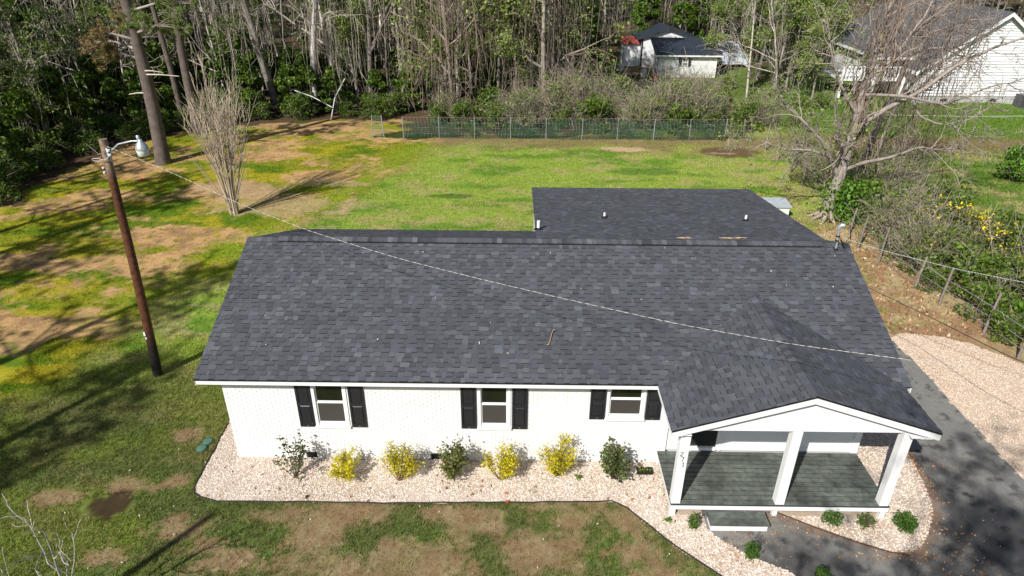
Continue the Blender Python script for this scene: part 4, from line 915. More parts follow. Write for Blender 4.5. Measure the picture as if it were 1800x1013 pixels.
for z in (.35, .7, 1.1):
    d = MB(); d.tube([(x-23, y, z+rg.normal(0, .03)) for x, y in fp], .008, 3); d.build('wire', M['metal'], fr)
d = MB(); d.tube([(30, 33, 1.2), (38, 33.4, 1.0), (60, 34, 1.2)], .014, 4, (.6, .6, .6)); d.build('wire', PL, None, label='single pale fence wire crossing the neighbouring yard', cat='wire')

# ------------------------------------------------------------------ buildings behind
sb = thing('metal_roofed_shed', 'small white shed with dark ribbed metal roof and one shuttered window', 'shed', (20.2, 51.3, 0))
d = MB(); d.box(0, 5.35, 0, 2.9, 0, 2.05); d.prism([(0, 2.05), (2.9, 2.05), (2.9, 2.9)], 'x', .02, 5.33); d.build('wall', M['siding'], sb)
for i in range(18):
    d = MB(); a = -.45+i*.345; d.hexa([(a+.004, -.35, 2.03), (a+.341, -.35, 2.03), (a+.341, 3.2, 3.02), (a+.004, 3.2, 3.02), (a+.004, -.35, 2.08), (a+.341, -.35, 2.08), (a+.341, 3.2, 3.07), (a+.004, 3.2, 3.07)]); d.hexa([(a, -.35, 2.07), (a+.03, -.35, 2.07), (a+.03, 3.2, 3.06), (a, 3.2, 3.06), (a, -.35, 2.12), (a+.03, -.35, 2.12), (a+.03, 3.2, 3.11), (a, 3.2, 3.11)]); d.build('roof_sheet', M['metal_roof'], sb)
d = MB(); d.box(-.4, 5.75, -.38, -.352, 1.9, 2.03); d.build('fascia', M['paint'], sb)
d = MB(); d.box(2.15, 2.62, -.04, -.0, 1.02, 1.72); wn = d.build('window', M['paint'], sb)
for a, b in ((1.08, 1.34), (1.42, 1.66)):
    for c_ in (2.21, 2.41): d = MB(); d.box(c_, c_+.16, -.05, -.041, a, b); d.build('pane', M['glass_dark'], wn)
for a in (1.83, 2.70): d = MB(); d.box(a, a+.26, -.05, -.0, 1.0, 1.76); d.build('shutter', M['shutter'], sb)
d = MB(); d.tube([(0, -.03, .55), (1.9, -.03, .95)], .02, 4, (.3, .3, .3)); d.tube([(1.1, -.03, 0), (1.05, -.03, .76)], .02, 4, (.3, .3, .3)); d.tube([(2.35, -.03, 0), (2.32, -.03, 1)], .015, 4, (.3, .3, .3)); d.build('trim_strip', PL, sb)
rb = thing('gabled_shed', 'white gabled outbuilding with smooth dark roof behind the ribbed shed', 'shed', (19.3, 56.2, 0))
d = MB(); d.prism([(0, 0), (5.3, 0), (5.3, 2.72), (2.6, 3.5), (0, 2.72)], 'y', 0, 4.5); d.build('wall', M['siding'], rb)
d = MB()
for s_ in (-1, 1): slab(d, [(2.6, -.3, 3.62), (2.6, 4.8, 3.62), (2.6-3.05, 4.8, 2.7), (2.6-3.05, -.3, 2.7)] if s_ < 0 else [(2.6, -.3, 3.62), (5.65, -.3, 2.7), (5.65, 4.8, 2.7), (2.6, 4.8, 3.62)], .08)
d.build('roof', M['metal_roof'], rb)
d = MB(); d.box(-.0, .14, -.03, -.0, 0, 2.75, (.02, .02, .02)); d.build('downpipe', PL, rb)
d = MB(); d.box(-1.6, -.03, .5, 3, 0, 2.1); d.build('lean_to_wall', M['siding'], rb)
d = MB(); d.box(-1.75, .05, .3, 3.1, 2.12, 2.5, (.36, .09, .07)); d.build('red_panel', PL, rb)
junk = [('bucket', 'orange bucket lying in front of the white sheds', (19.9, 50.5), (.75, .16, .06)), ('barrel', 'white barrel with red lid between the two sheds', (18.9, 51.4), (.72, .70, .68)), ('crate', 'rust coloured crate in the scrap heap left of the shed', (18.2, 52.3), (.42, .20, .12)), ('crate', 'pale pink crate in the scrap heap left of the shed', (17.5, 52.6), (.62, .42, .36)), ('barrel', 'white barrel at the left end of the scrap heap', (16.9, 52.8), (.66, .6, .56))]
for i, (nm, lab, (x, y), c) in enumerate(junk):
    t = thing(nm, lab, nm, (x, y, 0)); d = MB()
    if nm == 'crate':
        d.box(-.35, .35, -.25, .25, 0, .06, c)
        for q in (-.35, .31): d.box(q, q+.04, -.25, .25, .06, .5, c)
        for q in (-.25, .21): d.box(-.31, .31, q, q+.04, .06, .5, np.array(c)*.9)
    else: d.lathe([(.0, 0), (.28, 0), (.31, .2), (.30, .75 if nm == 'barrel' else .4), (.32, .78 if nm == 'barrel' else .42)], 0, 0, 12, c)
    d.build('body', PL, t, smooth=False); 
    if nm == 'barrel': d = MB(); d.lathe([(.33, .78), (.33, .83), (0, .86)], 0, 0, 12, (.55, .06, .05) if i == 1 else (.6, .55, .5)); d.build('lid', PL, t)
# dark car half hidden by the trees
t = thing('parked_car', 'dark parked vehicle half hidden in the trees left of the sheds', 'car', (13.6, 55.5, 0)); t.rotation_euler.z = .3
d = MB(); d.prism([(-2.1, .35), (2.1, .35), (2.15, .9), (1.3, 1.0), (.7, 1.55), (-1.2, 1.6), (-1.9, 1.0), (-2.15, .95)], 'y', -.85, .85, (.03, .04, .07)); d.build('body', mat('car_paint', (.03, .04, .07), .25, spec=.6), t)
d = MB(); d.prism([(-1.6, 1.05), (1.1, 1.05), (.65, 1.48), (-1.15, 1.52)], 'y', -.856, .856); d.build('window', M['glass_dark'], t)
for x in (-1.3, 1.35):
    for y in (-.8, .66): d = MB(); a = np.arange(12)*.5236; d.prism([(x+.34*math.cos(q), .34+.34*math.sin(q)) for q in a], 'y', y, y+.16, (.02, .02, .02)); d.build('wheel', PL, t)
t = thing('covered_vehicle', 'white and blue vehicle top showing behind the shed roof', 'car', (27.5, 57, 0)); d = MB(); d.prism([(-2.4, .4), (2.4, .4), (2.4, 1.3), (1.7, 1.5), (1.2, 2.3), (-2.2, 2.4)], 'y', -1, 1, (.55, .62, .72)); d.build('body', PL, t)
d = MB(); d.prism([(-1.9, 1.5), (1.4, 1.5), (1.1, 2.1), (-1.9, 2.15)], 'y', -1.01, 1.01, (.06, .10, .2)); d.build('window', PL, t)

nh = thing('neighbour_house', 'large white clapboard house with grey shingle roof at upper right', 'house', (0, 0, 0))
AX, AZ, EZ, HX0, HX1, HY, HB = 44.4, 6.75, 2.75, 38.9, 49.9, 41.6, 58.0
d = MB(); d.box(HX0+.02, HX1-.02, HY+.04, HB, 0, .62); d.build('foundation', mat('block_foundation', (.42, .43, .42), .8, noise=(2, .15)), nh)
d = MB(); d.prism([(HX0, .62), (HX1, .62), (HX1, EZ), (AX, AZ), (HX0, EZ)], 'y', HY+.06, HB); d.build('wall', M['siding'], nh)
z = .62; k = 0
while z < AZ-.25:
    h = .205; s_ = (AZ-EZ)/(AX-HX0)
    hw = lambda q: min(AX-HX0, (AZ-q)/s_)
    d = MB(); d.hexa([(AX-hw(z), HY-.03, z+.002), (AX+hw(z), HY-.03, z+.002), (AX+hw(z), HY+.055, z+.002), (AX-hw(z), HY+.055, z+.002), (AX-hw(z+h), HY+.035, z+h-.002), (AX+hw(z+h), HY+.035, z+h-.002), (AX+hw(z+h), HY+.055, z+h-.002), (AX-hw(z+h), HY+.055, z+h-.002)])
    d.build('clapboard', M['siding'], nh); z += h
RG = mat('grey_roof', (.085, .088, .095), .9, noise=[(.6, .15), (9, .3)], bump=(30, .4, .02))
s_ = (AZ-EZ)/(AX-HX0); d = MB(); ov = .5
slab(d, [(AX, HY-.35, AZ+.15), (AX, HB+.3, AZ+.15), (HX0-ov, HB+.3, EZ-ov*s_+.15), (HX0-ov, HY-.35, EZ-ov*s_+.15)], .12); slab(d, [(AX, HY-.35, AZ+.15), (HX1+ov, HY-.35, EZ-ov*s_+.15), (HX1+ov, HB+.3, EZ-ov*s_+.15), (AX, HB+.3, AZ+.15)], .12); d.build('roof', RG, nh)
d = MB()
for sgn in (-1, 1):
    x1 = AX+sgn*(AX-HX0+ov); z1 = EZ-ov*s_; d.hexa([(AX, HY-.39, AZ-.16), (x1, HY-.39, z1-.16), (x1, HY-.352, z1-.16), (AX, HY-.352, AZ-.16), (AX, HY-.39, AZ+.12), (x1, HY-.39, z1+.12), (x1, HY-.352, z1+.12), (AX, HY-.352, AZ+.12)])
d.box(HX0-ov-.03, HX0-ov, HY-.35, HB, EZ-ov*s_-.12, EZ-ov*s_+.13); d.build('rake_board', M['paint'], nh)
for x in (41.1, 45.0): d = MB(); d.box(x, x+.5, HY+.0, HY+.03, .2, .42); d.build('foundation_vent', M['black'], nh)
d = MB(); d.box(AX-.3, AX+.25, HY-.04, HY-.01, 5.0, 5.06, (.4, .4, .4)); d.tube([(AX, HY-.06, 5.0), (AX-.02, HY-.1, 4.7)], .05, 6, (.3, .3, .3)); d.build('gable_light', PL, nh)
d = MB(); d.tube([(45.9, HY-.05, .6), (45.95, HY-.05, 1.6)], .04, 5, (.35, .35, .37)); d.build('meter_pipe', PL, nh)
t = thing('air_conditioner', 'grey air conditioning unit beside the white clapboard house wall', 'air conditioner', (47.1, 40.7, 0)); d = MB(); d.box(-.5, .5, -.45, .45, 0, .95); d.build('casing', mat('ac_grey', (.09, .09, .10), .6), t)
d = MB(); d.lathe([(.40, .952), (.36, .975), (0, .98)], 0, 0, 14, (.16, .16, .16)); d.build('fan_grille', PL, t)
for i in range(6): d = MB(); d.box(-.48, .48, -.462, -.451, .12+i*.13, .17+i*.13); d.build('louvre', M['black'], t)
d = MB(); d.tube([(46.75, 38.9, 0), (46.9, 39.0, 1.5), (47.3, 39.4, 4)], .05, 6, (.7, .7, .7)); d.build('leaning_pole', PL, None, smooth=True, label='white leaning pole in front of the air conditioning unit', cat='pole')
# porch and railing on the left side of that house
d = MB(); d.box(33.6, 38.8, 43.5, 47.5, 1.35, 1.5); dk_ = d.build('side_deck', M['paint'], nh)
for x in np.arange(33.7, 38.8, .28): d = MB(); d.box(x, x+.09, 43.5, 43.56, 1.5, 2.4); d.build('baluster', M['paint'], dk_)
d = MB(); d.box(33.6, 38.8, 43.46, 43.6, 2.402, 2.5); d.build('handrail', M['paint'], dk_)
for x in (33.6, 36.2, 38.6): d = MB(); d.box(x, x+.18, 43.3, 43.45, 0, 3.6 if x > 34 else 2.5); d.build('deck_post', M['paint'], dk_)
d = MB(); slab(d, [(35.8, 43.0, 3.3), (38.95, 43.0, 3.3), (38.95, 49, 3.9), (35.8, 49, 3.9)], .1); d.build('porch_roof', RG, nh)
d = MB(); d.box(35.8, 38.9, 42.95, 42.99, 3.12, 3.32); d.build('porch_fascia', M['paint'], nh)

# ------------------------------------------------------------------ trees
rg0 = np.random.default_rng(77)
# -- big leafless tree on the right, limbs laid out by hand
t = thing('large_bare_tree', 'big leafless spreading tree with vine-wrapped trunk behind the right roof corner', 'tree', (22.55, 17.1, 0)); t.scale = (.93,)*3
rg = np.random.default_rng(21); tr, cr, vn, lf = MB(), MB(), MB(), MB()
LB = [([(-.25, 0, -.1), (-.3, 0, 1), (-.1, 0, 2.1), (.0, .1, 3.2), (.1, .2, 4.6), (.15, .4, 6), (.35, .6, 7.6), (.7, .9, 9.4), (1.1, 1.2, 11.6)], .40),
      ([(-.1, 0, 2.2), (-.8, -.1, 3.2), (-1.6, -.2, 4.3), (-2.6, -.1, 5.1), (-3.6, .1, 6.0), (-4.2, 0, 7.0)], .16),
      ([(-1.0, -.1, 3.4), (-2.2, -.4, 3.8), (-3.6, -.6, 3.9), (-4.8, -.4, 4.4)], .09),
      ([(-.05, 0, 2.6), (.8, -.2, 3.1), (2.0, -.4, 3.4), (3.4, -.3, 4.0), (4.6, -.2, 3.8), (5.8, 0, 4.1)], .13),
      ([(.1, .2, 4.4), (1.2, .1, 5.6), (2.8, .0, 6.6), (4.4, .1, 7.9), (6.0, .2, 8.6), (7.8, .3, 9.2)], .17),
      ([(.15, .3, 5.4), (-.9, .4, 6.6), (-1.6, .5, 8), (-2.2, .6, 9.8)], .13),
      ([(.3, .5, 7), (1.4, .6, 8.0), (2.4, .8, 9.8), (3.0, 1, 11.5)], .13),
      ([(.2, .4, 6.3), (1.8, -.4, 6.4), (3.6, -.8, 6.0), (5.2, -.9, 6.8), (6.8, -1, 7.0)], .10),
      ([(.0, 0, 3.4), (-.9, -.3, 4.6), (-1.4, -.5, 6.2), (-1.2, -.6, 7.8)], .11),
      ([(2.4, 0, 6.3), (3.0, 0, 5.4), (4.2, -.2, 5.0), (5.5, -.2, 5.3), (6.8, 0, 5.9)], .07)]
sub = [dict(n=0, len=(1, 1), ang=(0, 1), wig=.14, rise=.1, seg=5, **{'from': .2}), ]
SP = [dict(n=4, len=(.4, .7), ang=(.4, 1.0), wig=.20, rise=.15, seg=6, **{'from': .2}), dict(n=4, len=(.45, .75), ang=(.4, 1.0), wig=.26, rise=.05, seg=5, **{'from': .15}), dict(n=0, len=(1, 1), ang=(0, 1), wig=.35, rise=.0, seg=4, **{'from': .2})]
tipsA = []
for P, r in LB:
    P = np.array(P); n = len(P); u_ = np.linspace(0, n-1, n*4); Q = np.column_stack([np.interp(u_, np.arange(n), P[:, k]) for k in range(3)])
    Q[1:-1] = (Q[:-2]+2*Q[1:-1]+Q[2:])/4; Q += np.cumsum(rg.normal(0, .032, Q.shape), 0)*np.linspace(0, 1, len(Q))[:, None]
    tr.tube(Q, r*.86*(1-.78*np.linspace(0, 1, len(Q))), 9 if r > .3 else 6, np.array((.28, .24, .21))*rg.uniform(.85, 1.1))
    for k in range(int(5+len(Q)*.25)):
        j = rg.integers(int(len(Q)*(.35 if r > .3 else .2)), len(Q)-1); d0 = Q[j+1]-Q[j]; ax = np.cross(d0, rg.normal(size=3)); d1 = rot_about(d0, ax, rg.uniform(.4, 1.1)); out = []
        grow(rg, Q[j], d1, rg.uniform(1.0, 2.4), max(.022, r*(1-.78*j/len(Q))*.38), 0, SP, out, tipsA)
        for pts, rad, l in out: cr.tube(pts, np.maximum(rad, .010), 4 if l == 0 else 3, np.array((.30, .255, .22))*rg.uniform(.55, 1.35))
# the dead vine curtain round the upper trunk
for k in range(230):
    z1 = rg.uniform(3.5, 11.5); l = rg.uniform(1, 3.0); c0 = np.array([.1+.06*z1+rg.normal(0, .22+.028*z1), .5+rg.normal(0, .35), z1]); n = 6
    Q = c0+np.cumsum(np.column_stack([rg.normal(0, .10, n), rg.normal(0, .10, n), np.full(n, -l/n)]), 0); vn.tube(np.vstack([c0, Q]), rg.uniform(.009, .02), 3, np.array((.17, .125, .10))*rg.uniform(.6, 1.5))
    if rg.random() < .5: vn.tube([Q[2], Q[2]+rg.normal(0, .3, 3), Q[2]+rg.normal(0, .45, 3)], .009, 3, np.array((.19, .145, .115))*rg.uniform(.7, 1.3))
n = 1500; P = np.column_stack([rg.normal(.35, .55, n), rg.normal(-.2, .5, n), rg.uniform(.1, 2.2, n)]); lf.cards(P, .13, rg, tint(rg, n, GREEN_V), aspect=1.4)
T = np.concatenate(tipsA); T = T[(T[:, 0] < .5) & (T[:, 2] > 3.5)]; ii = rg.integers(0, len(T), 900); lf.cards(T[ii]+rg.normal(0, .18, (900, 3)), .10, rg, tint(rg, 900, GREEN_S), aspect=1.4)
k_ = [tr.build('trunk', M['bark'], t, smooth=True), cr.build('branches', M['twig'], t, smooth=True), vn.build('dead_vines', M['twig'], t), lf.build('ivy', M['leaf'], t)]
d = MB()                                             # flared roots in bare sand
for a in np.linspace(2.6, 6.3, 6): d.tube([(-.25, 0, .7), (-.25+.4*math.cos(a), .4*math.sin(a), .22), (-.25+.95*math.cos(a), .95*math.sin(a), -.05)], [.16, .13, .05], 6, (.32, .25, .21))
d.build('root', M['bark'], t, smooth=True)
# -- second vine-clad snag to its right
tr, cr, lf = bare_tree(31, 8.5, .22, vines=90, prm=BARE, twc=(.22, .17, .14), rmin=.011)
t2 = tree_thing('vine_covered_tree', 'dark leafless tree wrapped in brown vines right of the big spreading tree', 'tree', None, (27.2, 24.2, 0), tr, cr)
tr, cr, lf = bare_tree(33, 9.5, .10, vines=6, prm=BARE, twc=(.33, .29, .25), rmin=.011)
tree_thing('vine_covered_tree', 'thinner pale leafless tree in front of the white clapboard house', 'tree', None, (30.4, 29.0, 0), tr, cr)

# -- prototypes
def where(x, y):
    if y > 68: return 'in the far wood, ' + ('left' if x < 0 else 'middle' if x < 30 else 'right') + ' part'
    if y > 58: return 'beyond the white sheds' if x > 8 else 'deep in the wood ' + ('far left' if x < -20 else 'behind the crape myrtle side')
    if x < -23: return 'deep in the dark wood at the far left'
    if x < -14: return 'in the wood behind the thick pine' if y > 30 else 'at the left wood edge before the thick pine'
    if x < -7.5: return 'in the wood behind the crape myrtle'
    if x < -2.5: return 'in the wood left of the mesh gate'
    if x < 4: return 'behind the left end of the netted fence'
    if x < 10: return 'behind the left middle of the netted fence'
    if x < 15.8: return 'behind the right middle of the netted fence'
    if x < 20: return 'between the right end of the netted fence and the sheds'
    if x < 24.5: return 'below the ribbed shed' if y < 50 else 'beside the sheds'
    return 'right of the white sheds'
def forest(name, proto, label, group, spots, cat='tree'):
    """first spot moves the prototype, the rest are copies with their parts"""
    for i, (x, y, s_, rz) in enumerate(spots):
        tilt = (rg0.normal(0, .03), rg0.normal(0, .03)); lb = label if not name.isupper() else label+' '+where(x, y)
        if i == 0:
            proto.location = (x, y, 0); proto.rotation_euler = (tilt[0], tilt[1], rz); proto.scale = (s_,)*3; proto['label'] = lb; proto['group'] = group
        else: copy_thing(proto, (x, y, 0), rz, s_, lb, group, tilt)
def mk(name, trcrlf, leafy='leaf'):
    tr, cr, lf = trcrlf; return tree_thing(name, name.replace('_', ' '), 'tree' if 'tree' in name or 'pine' in name else 'bush', None, (0, 0, 0), tr, cr, leaves=lf, leaf_m=leafy)
VT = [dict(n=10, len=(.18, .34), ang=(.4, 1.0), wig=.045, rise=.15, seg=12, tip=.25, **{'from': .22}), dict(n=5, len=(.4, .7), ang=(.4, 1.0), wig=.2, rise=.1, seg=6, **{'from': .2}),
      dict(n=4, len=(.4, .8), ang=(.4, 1.1), wig=.28, rise=-.1, seg=5, **{'from': .2}), dict(n=0, len=(1, 1), ang=(0, 1), wig=.4, rise=-.35, seg=4, **{'from': .2})]
PG = (.30, .26, .225)
V1 = mk('vine_hung_tree', bare_tree(41, 14, .15, vines=34, leaf=3200, leafcols=GREEN_S, leafsize=.14, prm=VT, col=PG, twc=(.25, .205, .165), rmin=.012))
V2 = mk('vine_hung_tree', bare_tree(42, 13, .13, vines=80, leaf=2400, leafcols=GREEN_S, leafsize=.14, prm=VT, col=(.25, .20, .165), twc=(.22, .17, .135), rmin=.012))
V3 = mk('vine_hung_tree', bare_tree(43, 15, .17, vines=30, leaf=4200, leafcols=GREEN_S, leafsize=.13, prm=VT, col=PG, twc=(.24, .20, .16), rmin=.012))
V4 = mk('vine_hung_tree', bare_tree(44, 12, .10, vines=14, prm=VT, col=(.42, .38, .33), twc=(.34, .30, .25), rmin=.012))
L1 = mk('leafing_tree', bare_tree(51, 11, .14, vines=20, leaf=4200, leafcols=GREEN_S, leafsize=.15, prm=VT, col=PG, twc=(.28, .25, .2), rmin=.012))
L2 = mk('leafing_tree', bare_tree(52, 12, .14, vines=30, leaf=3000, leafcols=GREEN_M, leafsize=.17, prm=VT, col=PG, twc=(.36, .32, .27), rmin=.012))
def evergreen(seed, H, W_, n, cols, ls, nb=34):
    rg = np.random.default_rng(seed); tr, lf = MB(), MB(); tr.tube([(0, 0, -.1), (.1, 0, H*.5), (0, .1, H*.92)], [.12, .09, .03], 6, (.13, .11, .09)); bl = []
    for i in range(nb):
        f = rg.uniform(.08, 1); a = rg.uniform(0, 6.28); rr = W_/2*(1.05-f**1.6)*rg.uniform(.45, 1.0); e = (rr*math.cos(a), rr*math.sin(a), H*f); bl.append((*e, rg.uniform(.35, .75)*W_/5)); tr.tube([(0, 0, H*f*.85), (e[0]*.5, e[1]*.5, H*f*.95), e], [.04, .03, .012], 4, (.13, .11, .09))
    lf.cards(crownpts(rg, n, bl), ls, rg, tint(rg, n, cols, .25), aspect=1.7); return tr, MB(), lf
E1 = mk('evergreen_tree', evergreen(61, 7.5, 4.6, 5200, GREEN_D, .22)); E2 = mk('evergreen_tree', evergreen(62, 5.0, 4.4, 4600, GREEN_D+GREEN_M[:2], .20)); E3 = mk('evergreen_tree', evergreen(63, 9.5, 4.4, 5600, GREEN_M[:3]+GREEN_D[:2], .23))
B1 = mk('undergrowth_bush', bush(71, 2.3, 3.2, 1500, GREEN_M, .13, twn=90)); B2 = mk('undergrowth_bush', bush(72, 2.6, 3.4, 1500, GREEN_S, .08, stems=16, twn=520, blobn=22)); B3 = mk('undergrowth_bush', bush(73, 1.8, 2.8, 1500, GREEN_S+GREEN_M, .12, twn=120)); B4 = mk('undergrowth_bush', bush(74, 2.2, 3.0, 2600, GREEN_V, .13, twn=40))
def pine(seed, H, r, nb, z0, cols, lean=0.0):
    rg = np.random.default_rng(seed); tr, cr, lf = MB(), MB(), MB(); n = 12; zz = np.linspace(-.1, H, n); ph_ = rg.uniform(0, 6); xx = lean*zz+.12*np.sin(zz*.35+ph_)-.12*math.sin(ph_); tr.tube(np.column_stack([xx, .1*np.sin(zz*.3), zz]), r*(1-.72*np.linspace(0, 1, n)**1.2)*np.where(zz < .5, 1.15, 1), 9, (.125, .10, .088))
    for i in range(nb):
        f = rg.uniform(0, 1); z = z0+(H-z0)*f; a = rg.uniform(0, 6.28); l = rg.uniform(1.6, 3.4)*(1.1-.6*f); d = np.array([math.cos(a), math.sin(a), .12]); s_ = np.array([np.interp(z, zz, xx), 0, z]); m_ = s_+d*l*.5+(0, 0, rg.uniform(-.1, .25)); e = s_+d*l+(0, 0, rg.uniform(-.2, .5))
        cr.tube([s_, m_, e], [.06, .045, .02], 5, (.2, .165, .14)); 
        for q in range(6):
            c0 = m_+(e-m_)*rg.uniform(-.2, 1.1)+rg.normal(0, .28, 3); cr.tube([m_+(e-m_)*.5, c0], [.015, .01], 3, (.2, .16, .13)); nn = 42; dd = rg.normal(size=(nn, 3)); dd /= np.linalg.norm(dd, axis=1, keepdims=True)
            A = c0+dd*.05; Bp = c0+dd*rg.uniform(.22, .42, (nn, 1)); sd = np.cross(dd, rg.normal(size=(nn, 3))); sd /= np.linalg.norm(sd, axis=1, keepdims=True); lf.add(np.stack([A-sd*.016, A+sd*.016, Bp], 1).reshape(-1, 3), np.arange(nn*3).reshape(-1, 3), np.repeat(tint(rg, nn, cols), 3, 0))
    return tr, cr, lf
PC = [(.10, .16, .03), (.13, .19, .045), (.08, .12, .03), (.20, .15, .07)]
P1 = mk('pine_tree', pine(81, 19, .36, 30, 12, PC)); P2 = mk('pine_tree', pine(82, 20, .26, 26, 13, PC[:3]))

# -- named pines in view
tr, cr, lf = pine(85, 17, .40, 8, 10.5, PC, .018)
rg = np.random.default_rng(86)
for z, dx, dy, l in [(6.4, -1, .1, 2.6), (6.9, -.8, -.5, 2.2), (7.2, 1, .0, 2.6), (7.6, .6, -.6, 2.0), (8.3, 1, .3, 3.0), (7.7, -.5, .6, 1.8), (5.9, -1, -.3, 1.6)]:
    s_ = np.array([z*.018, 0, z]); e = s_+np.array([dx, dy, .12])*l; m_ = (s_+e)/2+(0, 0, .25); cr.tube([s_, m_, e], [.09, .06, .025], 6, (.36, .31, .28))
    for q in range(24):
        c0 = m_+(e-m_)*rg.uniform(-.1, 1.15)+rg.normal(0, .30, 3); nn = 70; dd = rg.normal(size=(nn, 3)); dd /= np.linalg.norm(dd, axis=1, keepdims=True); A = c0+dd*.04; Bp = c0+dd*rg.uniform(.2, .36, (nn, 1)); sd = np.cross(dd, rg.normal(size=(nn, 3))); sd /= np.linalg.norm(sd, axis=1, keepdims=True)
        lf.add(np.stack([A-sd*.016, A+sd*.016, Bp], 1).reshape(-1, 3), np.arange(nn*3).reshape(-1, 3), np.repeat(tint(rg, nn, [(.30, .17, .08), (.26, .2, .08), (.15, .17, .05)] if dx < 0 else [(.17, .24, .06), (.13, .20, .05), (.2, .22, .07)]), 3, 0)); cr.tube([m_, c0], [.02, .01], 3, (.25, .2, .17))
for z, a, l in [(5.1, 1, 2.1), (4.1, -1, .9), (5.3, .9, 1.4)]: cr.tube([(z*.018, -.1, z), (z*.018+a*l*.5, -.2, z+.02), (z*.018+a*l, -.25, z-.05)], [.05, .04, .02], 5, (.5, .45, .40))
tree_thing('pine_tree', 'thick pine trunk with browning lower needles standing behind the utility pole', 'tree', None, (-13.5, 24.6, 0), tr, cr, leaves=lf, leaf_m='needle')
tr, cr, lf = pine(87, 18, .30, 12, 8.5, PC[:3], .01); tree_thing('pine_tree', 'pine trunk right behind the leafless crape myrtle', 'tree', None, (-14.1, 31.0, 0), tr, cr, leaves=lf, leaf_m='needle')
tr, cr, lf = pine(88, 18, .20, 10, 10, PC[:3], -.02); tree_thing('pine_tree', 'slim grey pine between the thick pine and the one behind the crape myrtle', 'tree', None, (-16.2, 33.5, 0), tr, cr, leaves=lf, leaf_m='needle')
for i, (x, y, r, c, lab) in enumerate([(-8.0, 37.5, .24, (.50, .47, .46), 'tall pale grey trunk right of the crape myrtle, at the wood edge'), (-6.6, 38.8, .17, (.48, .44, .40), 'slim pale trunk just right of the tall pale grey one'), (-11.2, 38.6, .30, (.20, .18, .16), 'dark thick trunk left of the tall pale grey one'), (-4.3, 40, .22, (.16, .14, .125), 'dark trunk right of the two pale trunks')]):
    tr, cr, lf = bare_tree(90+i, 17, r, vines=50, prm=VT, col=c, twc=(.38, .34, .29), rmin=.013); tree_thing('tall_tree', lab, 'tree', None, (x, y, 0), tr, cr)

R_ = lambda: rg0.uniform(0, 6.28)
def scatter(n, poly, smin, smax, mind=1.2, avoid=()):
    P = np.array(poly); out = []; tries = 0
    while len(out) < n and tries < n*60:
        tries += 1; x = rg0.uniform(P[:, 0].min(), P[:, 0].max()); y = rg0.uniform(P[:, 1].min(), P[:, 1].max())
        if not inpoly(np.array([x]), np.array([y]), poly)[0] or any(math.hypot(x-a, y-b) < mind for a, b, _, _ in out): continue
        if any(math.hypot(x-a, y-b) < r for a, b, r in avoid): continue
        out.append((x, y, rg0.uniform(smin, smax), R_()))
    return out
MIDW = [(-3.5, 36), (3, 35), (12, 35), (13.5, 37), (12.5, 43), (9.5, 49), (-4, 50)]
forest('V', V1, 'tall pale bare tree', 'tall bare trees in the wood', scatter(12, MIDW, .8, 1.1, 1.5)+scatter(5, [(-24, 38), (-6, 39), (-4, 48), (-24, 50)], .9, 1.1, 2))
forest('V', V2, 'brown vine-tangled bare tree', 'vine-tangled trees in the wood', scatter(6, MIDW, .8, 1.15, 1.5))
forest('V', V3, 'bare tree with pale green shoots', 'budding trees in the wood', scatter(9, MIDW, .8, 1.1, 1.8)+scatter(6, [(-20, 40), (-4, 40), (-4, 56), (-26, 56)], .9, 1.2, 2))
forest('V', V4, 'slender pale sapling trunk', 'slender saplings in the wood', scatter(8, MIDW, .7, 1.1, .8)+scatter(16, [(-40, 34), (-20, 34), (-4, 42), (-4, 56), (-40, 56)], .8, 1.3, 1)+[(26.2, 43.5, .9, 2), (28.2, 42.2, .85, 3)])
forest('L', L1, 'pale green leafing tree', 'pale green leafing trees', [(27.5, 47.5, .95, 1), (30.2, 45.8, .9, 2), (29.2, 50.5, 1.1, 3), (32.5, 51, 1.1, 4), (26.4, 53.5, .7, .6), (33.5, 56, 1.2, 5), (31.2, 42.5, .65, .3), (28.6, 44.2, .8, 2.5), (3.5, 44, .8, 1), (9.5, 47, .9, 4), (-1, 43, .8, 2), (1.5, 37.5, .55, 3), (7, 38.5, .6, 2), (11.5, 40, .6, 1), (-5.2, 39.5, .7, 5)])
forest('L', L2, 'mid green leafing tree', 'mid green leafing trees', [(16.5, 62, 1.1, 1), (21, 65, 1.1, 2), (25, 66, 1.15, 3), (29, 63, 1.1, 4), (-22, 40, .9, 2), (-26, 33, .9, 5), (-21.5, 27, .65, 3), (-24, 24.5, .75, 1), (12, 62, 1.1, 1), (34, 66, 1.2, 2), (18, 70, 1.2, 4), (23.5, 72, 1.3, 1), (29, 73, 1.3, 2), (6, 46, .8, 3), (-13, 41, .8, 2)])
LEFTW = [(-18.8, 19), (-20.4, 24.5), (-19.0, 29.8), (-16.2, 33), (-11.5, 35.4), (-7, 36.2), (-3, 36), (-4, 41), (-12, 46), (-22, 46), (-36, 40), (-34, 30), (-27, 20)]
forest('E', E2, 'low evergreen', 'low evergreens in the wood', scatter(30, LEFTW, .6, 1.0, 1.8)+[(-20.3, 21.2, .7, 3), (-21.5, 25, .8, 4), (-20.6, 28.8, .7, 1), (-18.2, 32.2, .65, 5), (-9.5, 36.8, .7, 1), (-6.2, 37.2, .65, 2), (-3.2, 37.4, .6, 3), (-12.3, 36.4, .7, 4), (-1.0, 38.5, .6, 0), (.8, 39.5, .6, 2), (4.5, 40, .55, 3), (9, 41, .55, 1)])
